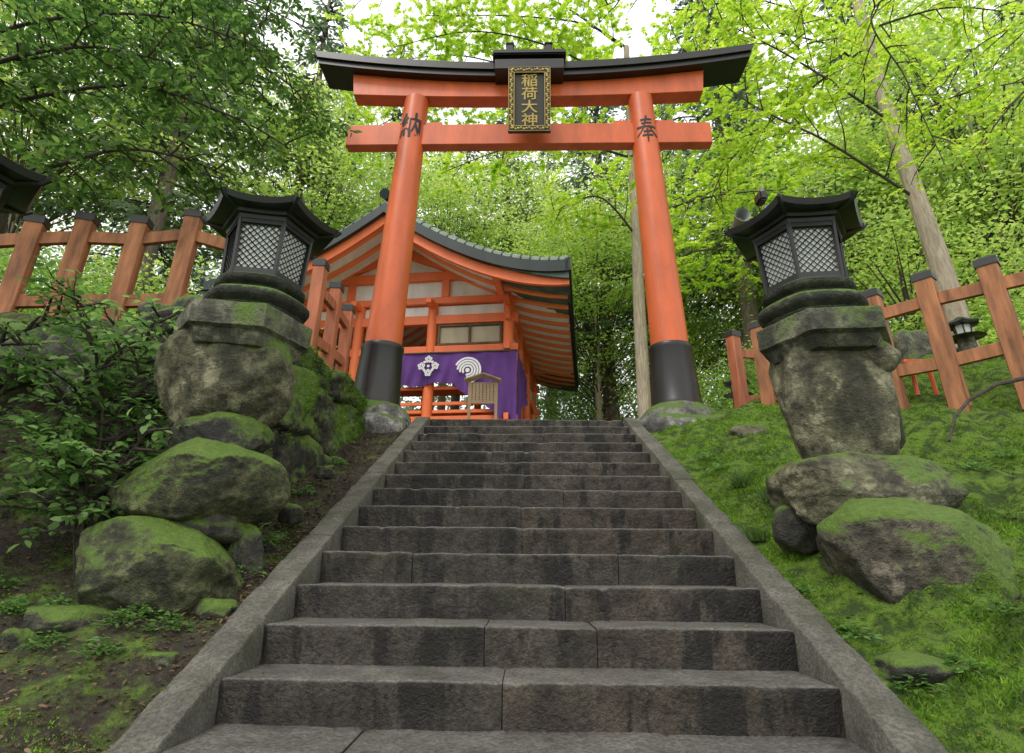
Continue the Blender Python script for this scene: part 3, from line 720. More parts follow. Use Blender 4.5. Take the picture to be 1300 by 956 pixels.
def bl(root, name, mat, *a, **k):
    mb = MB(); rock_px(mb, *a, **k); return mb.build(name, mat, root, ang=80)
bl(LL, 'boulder', mt_bould, 206, 412, 374, 548, 3.52, .76, seed=51, p=2.5, rough=.14, sub=6, fine=.03, cuts=7)
bl(LL, 'boulder', mt_dark, 214, 526, 337, 590, 3.48, .9, seed=12, p=2.6, rough=.16, sub=5, fine=.03, cuts=6)
bl(LL, 'boulder', mt_bould2, 158, 566, 359, 670, 3.42, .85, seed=53, p=2.6, rough=.13, sub=6, fine=.03, cuts=7)
bl(LL, 'boulder', mt_dark, 200, 645, 310, 692, 3.40, .8, seed=15, p=2.6, rough=.14, sub=4)
bl(LL, 'boulder', mt_bould2, 96, 662, 304, 788, 3.24, .8, seed=54, p=2.7, rough=.15, sub=6, fine=.03, cuts=8)
bl(LL, 'boulder', mt_dark, 285, 668, 335, 780, 3.45, .8, seed=16, p=2.8, rough=.16, sub=4, cuts=5)
cR = at(1018, 335, 3.6)
RL = thing('stone_lantern', 'black hexagonal lantern on tall stacked boulders right of the steps', 'lantern', (cR.x, cR.y, 1.5))
lantern_top(RL, (cR.x, cR.y), 3.01, R(-5), .92)
slab(RL, (cR.x+.04, cR.y), 2.76, 3.01, .385, .425, R(-5))
bl(RL, 'boulder', mt_bould, 980, 420, 1128, 608, 3.57, .74, seed=61, p=2.9, rough=.12, sub=6, fine=.03, bot=.86, cuts=8)
bl(RL, 'boulder', mt_bould, 1090, 430, 1140, 476, 3.40, .9, seed=22, p=2.3, rough=.12, sub=4, fine=.02, cuts=4)
bl(RL, 'boulder', mt_bould, 1104, 460, 1142, 575, 3.55, .9, seed=26, p=2.5, rough=.14, sub=4, fine=.02, cuts=5)
bl(RL, 'boulder', mt_bould, 982, 578, 1192, 670, 3.5, .8, seed=63, p=2.5, rough=.12, sub=6, tilt=-.06, fine=.028, cuts=6)
bl(RL, 'boulder', mt_dark, 985, 640, 1045, 700, 3.55, .8, seed=28, p=2.6, rough=.15, sub=4, cuts=4)
bl(RL, 'boulder', mt_bould2, 1105, 632, 1166, 660, 3.2, .8, seed=27, p=2.4, rough=.12, sub=4)
bl(RL, 'boulder', mt_mossy, 1036, 638, 1290, 798, 3.3, .75, seed=64, p=2.5, rough=.14, sub=6, tilt=.13, fine=.03, cuts=8)
zE = at(-120, 372, 2.65).z
cE = at(-116, 300, 2.65)
EL = thing('stone_lantern', 'black lantern cut off by the left edge of the view', 'lantern', (cE.x, cE.y, 1.2))
lantern_top(EL, (cE.x, cE.y), zE, R(20), 1.0)
mb = MB(); mb.lathe((cE.x, cE.y), [(1.0, .3), (1.5, .27), (2.1, .22), (zE, .3)], 16); mb.build('post', mt_slab, EL)
# ------------------------------------------------------------ retaining wall + bank rocks
wl = thing('stone_retaining_wall', 'rough mossy stone retaining wall beside the left curb below the gate pillar', 'wall', (-2.0, 5.4, 2.5))
def wallface(y, z):
    n_ = .10*noise.noise(Vector((y*1.7, z*1.7, 4)))
    row = math.floor((z-n_)/.62); yy = y+row*.43+.15*noise.noise(Vector((y*1.6, z*1.6, row)))
    c = yy/.95; fy = abs((c-math.floor(c))-.5)*2; zz = (z-n_)/.62; fz = abs((zz-math.floor(zz))-.5)*2
    j = max(fy**18, fz**14)
    cell = float(hsh(np.float64(math.floor(c)), np.float64(row)))
    rg = 1-abs(noise.noise(Vector((y*3.1, z*3.1, 7))))*2
    fac = .10*(abs(noise.noise(Vector((y*1.3+row*4, z*1.9, row*3))))-.25)
    return -.06*j + .09*(cell-.5) + fac + .04*noise.fractal(Vector((y*3.4, z*3.4, 1.7)), .7, 2, 6) + .03*rg
mb = MB(); vs = []; fs = []; n1_, n2_ = 170, 96
for i in range(n1_+1):
    y = 4.12+(6.62-4.12)*i/n1_; zb_ = nose(y)-.3; zt_ = 3.34+.05*noise.noise(Vector((y*2, 0, 0)))
    for j in range(n2_+1):
        s_ = j/n2_
        if s_ < .8: z = zb_+(zt_-zb_)*s_/.8; x = -1.90-.06*(z-zb_)/1.2+wallface(y, z)
        else:
            q = (s_-.8)/.2; z = zt_+.03*math.sin(q*PI)-.05*q+.02*noise.noise(Vector((y*5, q*6, 0))); x = -1.90-.06*(zt_-zb_)/1.2+wallface(y, zt_)-.55*q
        vs.append((x, y, z))
for i in range(n1_):
    for j in range(n2_): q = i*(n2_+1)+j; fs.append((q, q+n2_+1, q+n2_+2, q+1))
o = len(vs)
for i in range(40):
    x_ = -i/39*.6
    for j in range(n2_+1):
        b0 = vs[j]; vs.append((b0[0]+x_-.01, 4.12+.25*(i/39)**2+.5*wallface(x_+9, b0[2])-.02*(i > 0)+(.03 if i == 0 else 0), b0[2]))
for i in range(39):
    for j in range(n2_): q = o+i*(n2_+1)+j; fs.append((q+1, q+n2_+2, q+n2_+1, q))
for j in range(n2_): fs.append((j, j+1, o+j+1, o+j))
mb.add(vs, fs); mb.build('blocks', mt_wall, wl, ang=45)
rs = np.random.default_rng(77)
sel = rs.integers(0, n1_*(n2_+1), 30000); VW = np.array(vs)[sel]+rs.normal(0, .012, (30000, 3)); kp = (fb(VW[:, 1]*2.5, VW[:, 2]*2.5+4)+.35*(VW[:, 2]-2.9)+.12*(VW[:, 1]-5.4) > .10)
VW = VW[kp]; nW = len(VW); DW = rs.normal(0, .6, (nW, 3))+np.array([.7, 0, .3])
leafmesh('moss_growth', VW, DW, rs.normal(0, 1, (nW, 3)), rs.uniform(.01, .025, nW), rs.uniform(.006, .012, nW), 'blade', mt_mossleaf, wl)
BL = 'rough dark mossy rock set in the earth bank below the left fence'
rr = random.Random(8)
for i in range(38):
    x = -2.3-rr.random()*3.6; y = 3.7+rr.random()*.8; z = gz(x, y)
    s_ = rr.uniform(.14, .32); mb = MB(); rock(mb, (x, y-.02, z-.03), (s_*1.3, s_*.8, s_*.65), seed=i+60, p=4.0, rough=.2, sub=3, rot=rr.uniform(-.4, .4), cuts=5)
    tag(mb.build('bank_rock', mt_dark, ang=80), BL, 'rock', 'rocks in the left bank')
for (x0, y0, x1, y1, Y, lab) in [(25, 770, 140, 812, 2.95, 'flat mossy rock on the ground at lower left'), (0, 800, 40, 850, 2.8, 'mossy rock at the lower left corner of the view'),
        (55, 610, 150, 650, 3.5, 'dark flat rock under the shrub left of the boulder pile'), (170, 828, 235, 852, 2.75, 'small half buried stone beside the left curb foot'),
        (245, 760, 300, 790, 3.1, 'small dark stone between the left boulders and the curb'), (1110, 830, 1235, 868, 2.75, 'low rock half covered in moss beside the right curb foot'),
        (1150, 790, 1200, 810, 3.0, 'small stone in the moss below the right boulders'), (930, 540, 985, 562, 5.8, 'dark stone on the moss beside the right gate pillar'),
        (355, 640, 385, 665, 4.0, 'small stone in the gutter between the left curb and wall'), (400, 590, 425, 608, 4.7, 'stone at the foot of the left wall beside the curb'),
        (330, 690, 352, 708, 3.7, 'pale pebble in the gutter right of the left boulder pile'), (85, 845, 130, 870, 2.65, 'small stone half sunk in the moss at lower left')]:
    mb = MB(); rock_px(mb, x0, y0, x1, y1, Y, .8, seed=x0+3, p=3, rough=.16, sub=4, fine=.03, cuts=5)
    tag(mb.build('rock', mt_dark if Y < 4.8 else mt_bould, ang=80), lab, 'rock')
# ------------------------------------------------------------ fences
def fence(name, label, posts, rails, w=.15, mat=mt_fence, group=None):
    t = thing(name, label, 'fence', posts[0][0])
    for i, (p, h) in enumerate(posts):
        q = posts[min(i+1, len(posts)-1)][0]; q0 = posts[max(i-1, 0)][0]; an = math.atan2(q.y-q0.y, q.x-q0.x)
        pst = MB().box((p.x, p.y, p.z+h/2-.15), (w, w*.85, h+.3), rz=an, bev=.008).build('post', mat, t)
        cp = MB(); c_, s_ = math.cos(an), math.sin(an)
        rings = []
        for zz, k_ in ((0, .56), (.075, .56), (.11, .25)):
            rings.append([(p.x+c_*a*w*k_-s_*b*w*k_*.87, p.y+s_*a*w*k_+c_*b*w*k_*.87, p.z+h-.03+zz) for a, b in ((-1, -1), (1, -1), (1, 1), (-1, 1))])
        cp.loft(rings).build('post_cap', mt_cap, pst)
    for (f0, hh) in rails:
        for (p, h), (q, h2) in zip(posts[:-1], posts[1:]):
            MB().bar((p.x, p.y, p.z+h*f0), (q.x, q.y, q.z+h2*f0), .06, hh).build('rail', mat, t)
    return t
def fpost(px, py_t, py_b, Y):
    a = at(px, py_t, Y); b = at(px, py_b, Y); b.x = (a.x+b.x)/2; return (Vector((b.x, Y, b.z)), a.z-b.z)
fence('wooden_fence', 'weathered red brown wooden fence behind the shrub on the left terrace', [fpost(-60, 288, 425, 4.6), fpost(22, 283, 425, 4.75), fpost(88, 280, 425, 4.9), fpost(160, 284, 425, 5.0), fpost(229, 276, 425, 5.1), fpost(292, 296, 425, 5.2)], [(.84, .13), (.28, .13)], .155)
fence('wooden_fence', 'red wooden fence running back along the top of the left retaining wall', [fpost(398, 338, 470, 5.3), fpost(420, 366, 480, 5.9), fpost(437, 394, 490, 6.5)], [(.78, .11), (.3, .11)], .14, mt_fence2)
fence('wooden_fence', 'weathered red brown fence with black capped posts on the right moss bank', [fpost(972, 415, 540, 6.9), fpost(1045, 395, 525, 6.4), fpost(1122, 376, 512, 5.9), fpost(1193, 354, 502, 5.5), fpost(1276, 336, 480, 5.1), fpost(1375, 312, 460, 4.7)], [(.80, .13), (.27, .13)], .17)
fence('wooden_fence', 'short red fence section between the right gate pillar and the right lantern', [fpost(938, 426, 545, 7.5), fpost(990, 430, 545, 7.9), fpost(1045, 434, 545, 8.3)], [(.80, .12), (.3, .12)], .16, mt_fence2)
# ------------------------------------------------------------ small things on the right
p = at(974, 272, 5.4)
pt = thing('loudspeaker_pole', 'grey horn loudspeaker and small camera on a pole behind the right lantern', 'loudspeaker', (p.x, 5.4, gz(p.x, 5.4)))
MB().tube([(p.x, 5.4, gz(p.x, 5.4)), (p.x, 5.4, p.z+.1)], .03, 10).build('pole', mt_grey, pt)
h = at(943, 272, 5.1)
MB().loft([[(h.x+r_*math.cos(t), y_, h.z+r_*math.sin(t)) for t in [2*PI*k/20 for k in range(20)]] for y_, r_ in ((5.36, .035), (5.25, .05), (5.14, .075), (5.10, .085), (5.11, .07), (5.2, .035))]).build('horn', mt_grey, pt)
h2 = at(966, 252, 5.2); cmr = MB(); cmr.box((h2.x, 5.2, h2.z), (.09, .16, .12), bev=.02).build('camera_housing', mt_black, pt)
MB().lathe((h2.x, 5.15), [(h2.z+.04, .025), (h2.z+.09, .025)], 12).build('bracket', mt_grey, pt)
def small_lantern(px, py, Y, hpx, label):
    c = at(px, py, Y); s = hpx/pxm(c)
    t = thing('small_lantern', label, 'lantern', (c.x, c.y, c.z-s*1.5))
    MB().lathe((c.x, c.y), [(c.z-s*2.4, .12), (c.z-s*.5, .09), (c.z-s*.45, .22)], 12).build('post', mt_slab, t)
    MB().loft([hexring((c.x, c.y), r_*s, c.z+h_*s, 0, 1) for h_, r_ in ((-.45, .3), (.15, .36))]).build('light_box', mt_pane, t, smooth=False)
    MB().loft([hexring((c.x, c.y), r_*s, c.z+h_*s, 0, 3, .06*s) for h_, r_ in ((.15, .3), (.15, .75), (.24, .78), (.42, .35), (.6, .08))]).build('roof', mt_iron, t)
    m2 = MB()
    for i in range(6):
        a_ = R(60*i-120); m2.tube([(c.x+.32*s*math.cos(a_), c.y+.32*s*math.sin(a_), c.z-.46*s), (c.x+.38*s*math.cos(a_), c.y+.38*s*math.sin(a_), c.z+.16*s)], .035*s, 5)
    m2.build('frame', mt_iron, t)
small_lantern(1222, 418, 6.6, 26, 'small black lantern seen through the right fence')
small_lantern(1216, 455, 7.6, 22, 'small lantern low behind the right fence rail')
small_lantern(936, 492, 8.6, 22, 'small lantern behind the short fence right of the gate')
mk = thing('stone_marker', 'grey stone marker standing behind the right fence', 'stone marker', at(1165, 470, 7.2))
c = at(1160, 447, 7.2); mb = MB(); rock(mb, c, (.20, .1, .30), seed=5, p=5, rough=.08, sub=4); mb.build('slab', mt_slab, mk)
mb = MB(); rock(mb, c-Vector((0, 0, .40)), (.32, .25, .14), seed=6, p=5, rough=.1, sub=3); mb.build('base', mt_dark, mk)
c = at(1170, 474, 5.85); k = 1.3/pxm(c)
sm = thing('small_torii', 'tiny red torii among the stones behind the right fence', 'torii', c)
for s_ in (-1, 1): MB().tube([(c.x+s_*9*k, c.y, c.z-22*k), (c.x+s_*8*k, c.y, c.z+10*k)], 2*k, 8).build('pillar', mt_red, sm)
MB().box((c.x, c.y, c.z+12*k), (30*k, 4*k, 4*k)).build('top_beam', mt_red, sm); MB().box((c.x, c.y, c.z+3*k), (24*k, 2.5*k, 3*k)).build('tie_beam', mt_red, sm)
mb = MB(); pts = [at(1205, 560, 4.5), at(1212, 530, 4.6), at(1230, 508, 4.7), at(1265, 488, 4.75), at(1310, 478, 4.8)]
for q in pts: q.z = max(q.z, gz(q.x, q.y)+.02)
mb.tube(pts, [.010, .012, .015, .018, .02], 7); tag(mb.build('fallen_branch', mt_bark), 'bare fallen branch lying on the moss by the right edge', 'branch')
# ------------------------------------------------------------ vegetation
def rv(s=1.0): return Vector((rng.normal()*s, rng.normal()*s, rng.normal()*s))
def smooth_path(pts, n=14):
    pts = [Vector(p) for p in pts]; out = []
    for i in range(len(pts)-1):
        p0 = pts[max(i-1, 0)]; p1 = pts[i]; p2 = pts[i+1]; p3 = pts[min(i+2, len(pts)-1)]
        for j in range(n):
            t = j/n; out.append(.5*((2*p1)+(-p0+p2)*t+(2*p0-5*p1+4*p2-p3)*t*t+(-p0+3*p1-3*p2+p3)*t**3))
    out.append(pts[-1]); return out
def branch(p, d, L, n, droop, wob):
    pts = [p.copy()]; d = d.normalized()
    for i in range(n):
        d = (d+rv(wob)+Vector((0, 0, -droop))).normalized(); pts.append(pts[-1]+d*(L/n))
    return pts
def grow(limbs, side_step, side_len, twig_step, twig_len, leaf_step, flat, droop, start=0.15, lim_r=(.05, .012), skip=0.0):
    br = MB(); P = []; D = []; N_ = []
    for lp in limbs:
        path = smooth_path(lp, 10); n = len(path)
        br.tube(path, [lim_r[0]+(lim_r[1]-lim_r[0])*i/(n-1) for i in range(n)], 7)
        tot = sum((path[i+1]-path[i]).length for i in range(n-1)); run = 0; nxt = start*tot; sd = 1
        for i in range(n-1):
            seg = path[i+1]-path[i]; run += seg.length
            while run > nxt:
                nxt += side_step*random.uniform(.6, 1.4); sd = -sd
                if random.random() < skip: continue
                ax = seg.normalized(); perp = ax.cross(Vector((0, 0, 1)))
                if perp.length < .1: perp = Vector((1, 0, 0))
                perp = perp.normalized()*sd; d = ax*random.uniform(.2, .9)+perp*random.uniform(.6, 1)+rv(.3)*(1-flat)+Vector((0, 0, random.uniform(-.1, .25)))
                SL = side_len*random.uniform(.5, 1.15)*(1-.45*min(1, nxt/(tot+.01))); sp = branch(path[i], d, SL, 6, droop, .12)
                br.tube(sp, [.011*(1-.75*j/6)+.002 for j in range(7)], 4, cap=False)
                nt_ = max(2, int(SL/twig_step)); s2 = 1
                for q in range(nt_):
                    t = (q+1)/nt_*5.99; a_ = int(t); fr_ = t-a_; bp = sp[a_].lerp(sp[min(a_+1, 6)], fr_); ad = (sp[min(a_+1, 6)]-sp[a_]).normalized() if a_ < 6 else ax
                    pr = ad.cross(Vector((0, 0, 1))); s2 = -s2
                    if pr.length < .1: pr = Vector((1, 0, 0))
                    td = ad*.8+pr.normalized()*s2*random.uniform(.4, 1)+rv(.35)*(1-flat*.8)
                    TL = twig_len*random.uniform(.5, 1.2); tp = branch(bp, td, TL, 3, droop, .1)
                    br.tube(tp, [.004, .003, .002, .0012], 3, cap=False)
                    nl = max(2, int(TL/leaf_step)); s3 = 1
                    for e in range(nl):
                        tt_ = (e+1)/nl*2.99; b0 = int(tt_); lp_ = tp[b0].lerp(tp[b0+1], tt_-b0); ld = (tp[b0+1]-tp[b0]).normalized(); s3 = -s3
                        for s4 in ((s3, -s3) if flat > .5 else (s3,)):
                            pr2 = ld.cross(Vector((0, 0, 1))); pr2 = pr2.normalized() if pr2.length > .1 else Vector((1, 0, 0))
                            dd = ld*.6+pr2*s4*.9+rv(.35)+Vector((0, 0, -.15)); nn_ = Vector((0, 0, 1))*(.5+flat)+rv(.45)
                            P.append(lp_[:]); D.append(dd[:]); N_.append(nn_[:])
    return br, P, D, N_
def tree_from(limbs, name, label, cat, base, trunk_pts, trunk_r, bark, leaf, shape, L, W, gp, kw):
    t = thing(name, label, cat, base, gp)
    if trunk_pts:
        pth = smooth_path(trunk_pts, 8); MB().tube(pth, [trunk_r[0]+(trunk_r[1]-trunk_r[0])*i/(len(pth)-1) for i in range(len(pth))], 14).build('trunk', bark, t)
    br, P, D, N_ = grow(limbs, **kw); br.build('branches', mt_bark, t)
    n = len(P); sz = rng.uniform(.7, 1.25, n)
    leafmesh('crown', P, D, N_, L*sz, W*sz, shape, leaf, t); print(name, 'leaves', n); return t
E0 = Vector((-6.4, 5.4, 3.3))
lim = []
for a in [[(-60, 60, 5.0), (60, 25, 4.8), (200, 20, 4.9), (330, 60, 5.1)], [(-60, 150, 5.0), (60, 120, 4.7), (180, 110, 4.7), (300, 150, 4.9), (370, 190, 5.2)],
          [(-60, 230, 5.0), (50, 215, 4.7), (150, 190, 4.6), (230, 200, 4.8), (290, 225, 5.0)], [(-40, 10, 5.6), (120, -30, 5.8), (280, -10, 5.9), (400, 40, 6.2)],
          [(0, 120, 6.2), (150, 90, 6.3), (270, 100, 6.5), (380, 120, 6.6)], [(20, 60, 5.8), (140, 55, 5.5), (250, 60, 5.4), (350, 20, 5.6)],
          [(-60, 100, 4.4), (30, 70, 4.2), (120, 60, 4.2), (220, 80, 4.4)], [(200, 40, 6.4), (300, 70, 6.6), (370, 110, 6.8), (415, 170, 7)]]:
    lim.append([at(*q) for q in a])
tree_from(lim, 'evergreen_tree', 'dark glossy evergreen tree reaching in from the upper left', 'tree', E0, [E0, E0+Vector((.1, .1, 2)), at(-60, 150, 5.3), at(-70, 20, 5.4), at(-60, -150, 5.6)], (.2, .07), mt_bark, mt_ever, 'leaf', .10, .046, None,
    dict(side_step=.13, side_len=.9, twig_step=.10, twig_len=.28, leaf_step=.025, flat=.3, droop=.05, start=.1, lim_r=(.03, .007)))
B0 = at(120, 640, 3.35); B0.z = gz(B0.x, B0.y)
lim = [[B0, at(x1, y1, 3.3+.1*i), at(x2, y2, 3.25+.12*i)] for i, (x1, y1, x2, y2) in enumerate([(100, 540, 20, 430), (130, 520, 100, 370), (160, 520, 205, 395), (170, 560, 245, 470), (80, 560, -20, 520), (140, 540, 150, 400)])]
lim += [[at(-40, 600, 3.2), at(-10, 520, 3.2), at(30, 460, 3.25)], [at(-60, 470, 3.4), at(10, 430, 3.4), at(90, 390, 3.5)], [at(60, 560, 3.3), at(110, 480, 3.3), at(190, 430, 3.4)], [B0, at(110, 590, 3.25), at(60, 540, 3.2)], [B0, at(150, 600, 3.25), at(190, 545, 3.2)]]
tree_from(lim, 'leafy_shrub', 'small leaved green shrub growing over the left bank', 'shrub', B0, None, None, mt_bark, mt_shrub, 'leaf', .064, .034, None,
    dict(side_step=.055, side_len=.42, twig_step=.055, twig_len=.15, leaf_step=.024, flat=.5, droop=.03, start=.25, lim_r=(.010, .003), skip=0))
def mp(name_lab, base, trunk, tr, limbs, kw, L=.075, bark=mt_pbark, gp=None):
    return tree_from([[at(*q) for q in l] for l in limbs], 'maple_tree', name_lab, 'maple tree', base, trunk, tr, bark, mt_maple, 'star', L, L*.9, gp, kw)
b = at(1226, 440, 8.2); b.z = gz(b.x, b.y)
trk = [b, at(1198, 350, 8.3), at(1167, 260, 8.4), at(1130, 150, 8.6), at(1098, 40, 8.8), at(1070, -80, 9)]
mp('pale trunked maple with bright green leaves rising behind the right fence', b, trk, (.18, .09),
   [[(1160, 250, 8.4), (1050, 180, 8.2), (950, 130, 8.4), (860, 60, 8.6)], [(1125, 150, 8.6), (1000, 70, 8.4), (880, 10, 8.6)], [(1130, 160, 8.6), (1220, 120, 8.2), (1320, 100, 8.0)],
    [(1095, 40, 8.8), (1000, 10, 9), (900, -20, 9.2)], [(1095, 40, 8.8), (1200, 10, 8.4), (1310, 20, 8.2)], [(1100, 60, 9), (1020, 120, 9.6), (930, 200, 10), (900, 260, 10.5)], [(1110, 100, 9), (1060, 60, 8.8), (980, 40, 8.8), (930, 30, 9)]],
   dict(side_step=.19, side_len=1.5, twig_step=.15, twig_len=.42, leaf_step=.052, flat=.85, droop=.03, start=.12, lim_r=(.028, .007), skip=.05), L=.076)
b = Vector((6.6, 5.2, 3.6))
mp('near maple branches arching down from the top right', b, [b, Vector((6.7, 5.2, 6)), at(1420, 60, 5.2), at(1380, -150, 5.4)], (.16, .07),
   [[(1380, -100, 5.4), (1250, -60, 5.6), (1100, -30, 5.8), (1020, 0, 6), (1040, 110, 6.2)], [(1250, -60, 5.6), (1110, 10, 5.8), (1150, 100, 5.9), (1200, 210, 6.0)],
    [(1400, 0, 5.3), (1320, 20, 5.5), (1240, 60, 5.6), (1180, 130, 5.8)], [(1380, -100, 5.4), (1200, -50, 6), (1000, -40, 6.3), (850, -20, 6.4), (760, 10, 6.5)], [(1400, 60, 5.3), (1330, 90, 5.5), (1270, 150, 5.6), (1240, 200, 5.8)]],
   dict(side_step=.24, side_len=.9, twig_step=.15, twig_len=.32, leaf_step=.05, flat=.85, droop=.04, start=.2, lim_r=(.018, .005), skip=.15), L=.055, bark=mt_bark)
b = at(816, 520, 13.5); b.z = LAND
trk = [b, at(812, 400, 13.5), at(808, 300, 13.5), at(802, 200, 13.6), at(795, 60, 13.8)]
mp('slender pale maple seen just left of the right gate pillar', b, trk, (.18, .09),
   [[(808, 300, 13.5), (760, 250, 13.2), (700, 270, 13)], [(800, 200, 13.5), (720, 180, 12.8), (640, 190, 12.5), (560, 220, 12.5)], [(800, 200, 13.5), (860, 150, 13), (940, 160, 13)],
    [(795, 110, 13.6), (700, 60, 13), (600, 40, 13), (500, 60, 13)], [(812, 360, 13.5), (880, 320, 13), (950, 320, 13)], [(795, 110, 13.6), (880, 60, 13.4), (960, 40, 13.4)], [(805, 280, 13.5), (900, 250, 13), (1000, 240, 13)], [(795, 120, 13.6), (650, 120, 13), (550, 130, 13), (460, 170, 13)], [(790, 60, 13.8), (700, 0, 13), (600, -20, 13), (450, 0, 12.5)], [(795, 90, 14.5), (680, 90, 14.5), (570, 70, 14.5), (440, 90, 14.5)], [(795, 60, 13.8), (740, 30, 13.2), (640, 20, 13), (540, 20, 12.8)]],
   dict(side_step=.25, side_len=2.0, twig_step=.24, twig_len=.6, leaf_step=.075, flat=.85, droop=.03, start=.08, lim_r=(.04, .01), skip=.05), L=.115)
def ctree(o, loc, rz, s, label, gp):
    c = o.copy(); col.objects.link(c); c.location = loc; c.rotation_euler = (0, 0, rz); c.scale = (s, s, s*random.uniform(.9, 1.1)); c['label'] = label; c['group'] = gp
    for ch in o.children: d_ = ch.copy(); col.objects.link(d_); d_.parent = c
    return c
def cedar(seed):
    rs = np.random.default_rng(seed); t = thing('cedar_tree', '', 'cedar tree', (0, 0, 0)); H = 24
    MB().tube([(0.1*math.sin(i), 0.1*math.cos(i*1.3), H*i/12) for i in range(13)], [.30*(1-i/13)+.03 for i in range(13)], 12).build('trunk', mt_cbark, t)
    P = []; D = []; N_ = []; br = MB()
    for i in range(150):
        z = 6.5+(H-6.8)*(i/150)**.95; a_ = rs.uniform(0, 2*PI); Lb = (3.3*(1-(z/H)**1.3)+.5)*rs.uniform(.5, 1.15)
        ca, sa = math.cos(a_), math.sin(a_); pts = []
        for j in range(6):
            u_ = j/5; pts.append((ca*Lb*u_, sa*Lb*u_, z+.25*Lb*u_-.42*Lb*u_*u_))
        br.tube(pts, [.04*(1-u_/6)+.006 for u_ in range(6)], 4, cap=False)
        m = int(76*Lb/2.2)
        u_ = rs.uniform(.18, 1, m)**.8; lat = rs.normal(0, .24*(1.25-u_)*Lb*.5+.06, m)
        px_ = ca*Lb*u_-sa*lat; py_ = sa*Lb*u_+ca*lat; pz_ = z+.25*Lb*u_-.42*Lb*u_*u_-np.abs(rs.normal(0, .12, m))
        P.append(np.stack([px_, py_, pz_], 1))
        dd = np.stack([ca-sa*np.sign(lat)*.8+rs.normal(0, .3, m), sa+ca*np.sign(lat)*.8+rs.normal(0, .3, m), rs.normal(-.6, .35, m)], 1); D.append(dd)
        N_.append(np.stack([rs.normal(0, .5, m), rs.normal(0, .5, m), np.ones(m)], 1))
    br.build('branches', mt_bark, t); P = np.concatenate(P); D = np.concatenate(D); N_ = np.concatenate(N_); n = len(P)
    leafmesh('crown', P, D, N_, rs.uniform(.16, .34, n), rs.uniform(.06, .13, n), 'diamond', mt_cedar, t); return t
CL = 'tall cedar with drooping dark green sprays in the wood behind'
CG = 'cedars in the wood behind the gate'
c1 = cedar(1); c2 = cedar(2)
spots = [(-10.5, 13.5), (-6.5, 22), (-1.0, 25), (3.4, 22), (6.2, 26), (9.4, 20), (13.5, 17), (17, 23), (-14, 18), (-10, 25), (12.5, 27), (-5.5, 31), (1.5, 33), (19, 16), (-17, 12), (7.3, 17), (-3.5, 27), (9, 30), (-8.3, 17)]
for i, (x, y) in enumerate(spots):
    base_ = c1 if i % 2 else c2
    s_ = random.uniform(.85, 1.15); loc = (x, y, gz(x, y)-.2)
    if i < 2:
        base_.location = loc; base_.rotation_euler = (0, 0, 1.3*i); base_['label'] = CL; base_['group'] = CG
    else: ctree(base_, loc, random.uniform(0, 6), s_, CL, CG)
def broad(name, seed, Rc, H, nclump, mat, nl=230, lo=.58, hh=.42, ls=1.0, tr=.12, fl=.2):
    rs = np.random.default_rng(seed); t = thing(name, '', 'tree', (0, 0, 0))
    br = MB(); br.tube([(0, 0, -.2), (.05, .03, H*.25), (-.05, .05, H*.55), (.05, -.03, H*.8)], [tr, tr*.83, tr*.6, tr*.2], 8); br.build('trunk', mt_pbark if tr > .15 else mt_bark, t)
    P = []; D = []; N_ = []; bb = MB()
    for i in range(nclump):
        v = rs.normal(0, 1, 3); v /= np.linalg.norm(v); rr_ = rs.uniform(.25, 1)**.6
        c = np.array([v[0]*Rc*rr_, v[1]*Rc*rr_, H*lo+v[2]*H*hh*rr_])
        bb.tube([(0, 0, max(.2, c[2]*.6)), tuple(c*np.array([.5, .5, .82])), tuple(c)], [.03, .018, .006], 4, cap=False)
        sp = min(Rc*.42, .95)
        m = nl; q = rs.normal(0, 1, (m, 3))*np.array([1, 1, fl])*sp*rs.uniform(.6, 1.1)+c; q[:, 2] -= .12*((q[:, 0]-c[0])**2+(q[:, 1]-c[1])**2)
        P.append(q); dd = q-c; dd = dd/(np.linalg.norm(dd, axis=1, keepdims=True)+1e-6)+rs.normal(0, .5, (m, 3)); D.append(dd); N_.append(rs.normal(0, .4, (m, 3))+np.array([0, 0, 1]))
    bb.build('branches', mt_bark, t); P = np.concatenate(P); D = np.concatenate(D); N_ = np.concatenate(N_); n = len(P)
    leafmesh('crown', P, D, N_, ls*rs.uniform(.09, .17, n), ls*rs.uniform(.06, .11, n), 'diamond', mat, t); return t
BLB = 'bright green leafy tree in the undergrowth behind the fences'; BG = 'leafy trees behind the fences'
b1 = broad('broadleaf_tree', 5, 2.1, 4.8, 50, mt_broad, 250, ls=.85); b2 = broad('broadleaf_tree', 6, 2.4, 6.2, 52, mt_maplef, 250, ls=.85)
bs = [(5.4, 18.5, .8), (6.4, 12.8, .85), (8.4, 11.5, .95), (10.8, 13.5, 1.15), (7.6, 19.5, 1.2), (13.5, 12, 1.2), (-9, 13, 1.0), (-10, 9.5, 1.0), (9.6, 9.0, .65), (-12.5, 15, 1.4), (11, 18, 1.4), (3.4, 26.5, 1.3), (15.5, 15, 1.5), (-7.1, 9.0, .65)]
for i, (x, y, s_) in enumerate(bs):
    base_ = b1 if i % 2 else b2; loc = (x, y, gz(x, y)-.15)
    if i < 2: base_.location = loc; base_['label'] = BLB; base_['group'] = BG; base_.scale = (s_,)*3
    else: ctree(base_, loc, random.uniform(0, 6), s_, BLB, BG)
TL_ = 'tall spreading maple with yellow green layered leaves in the wood behind the gate'; TG = 'tall maples in the wood'
t1 = broad('tall_maple', 15, 4.4, 14, 84, mt_maplef, 300, .68, .32, 1.12, .2, .11); t2 = broad('tall_maple', 16, 4.0, 16, 84, mt_maplef, 300, .70, .30, 1.12, .2, .11)
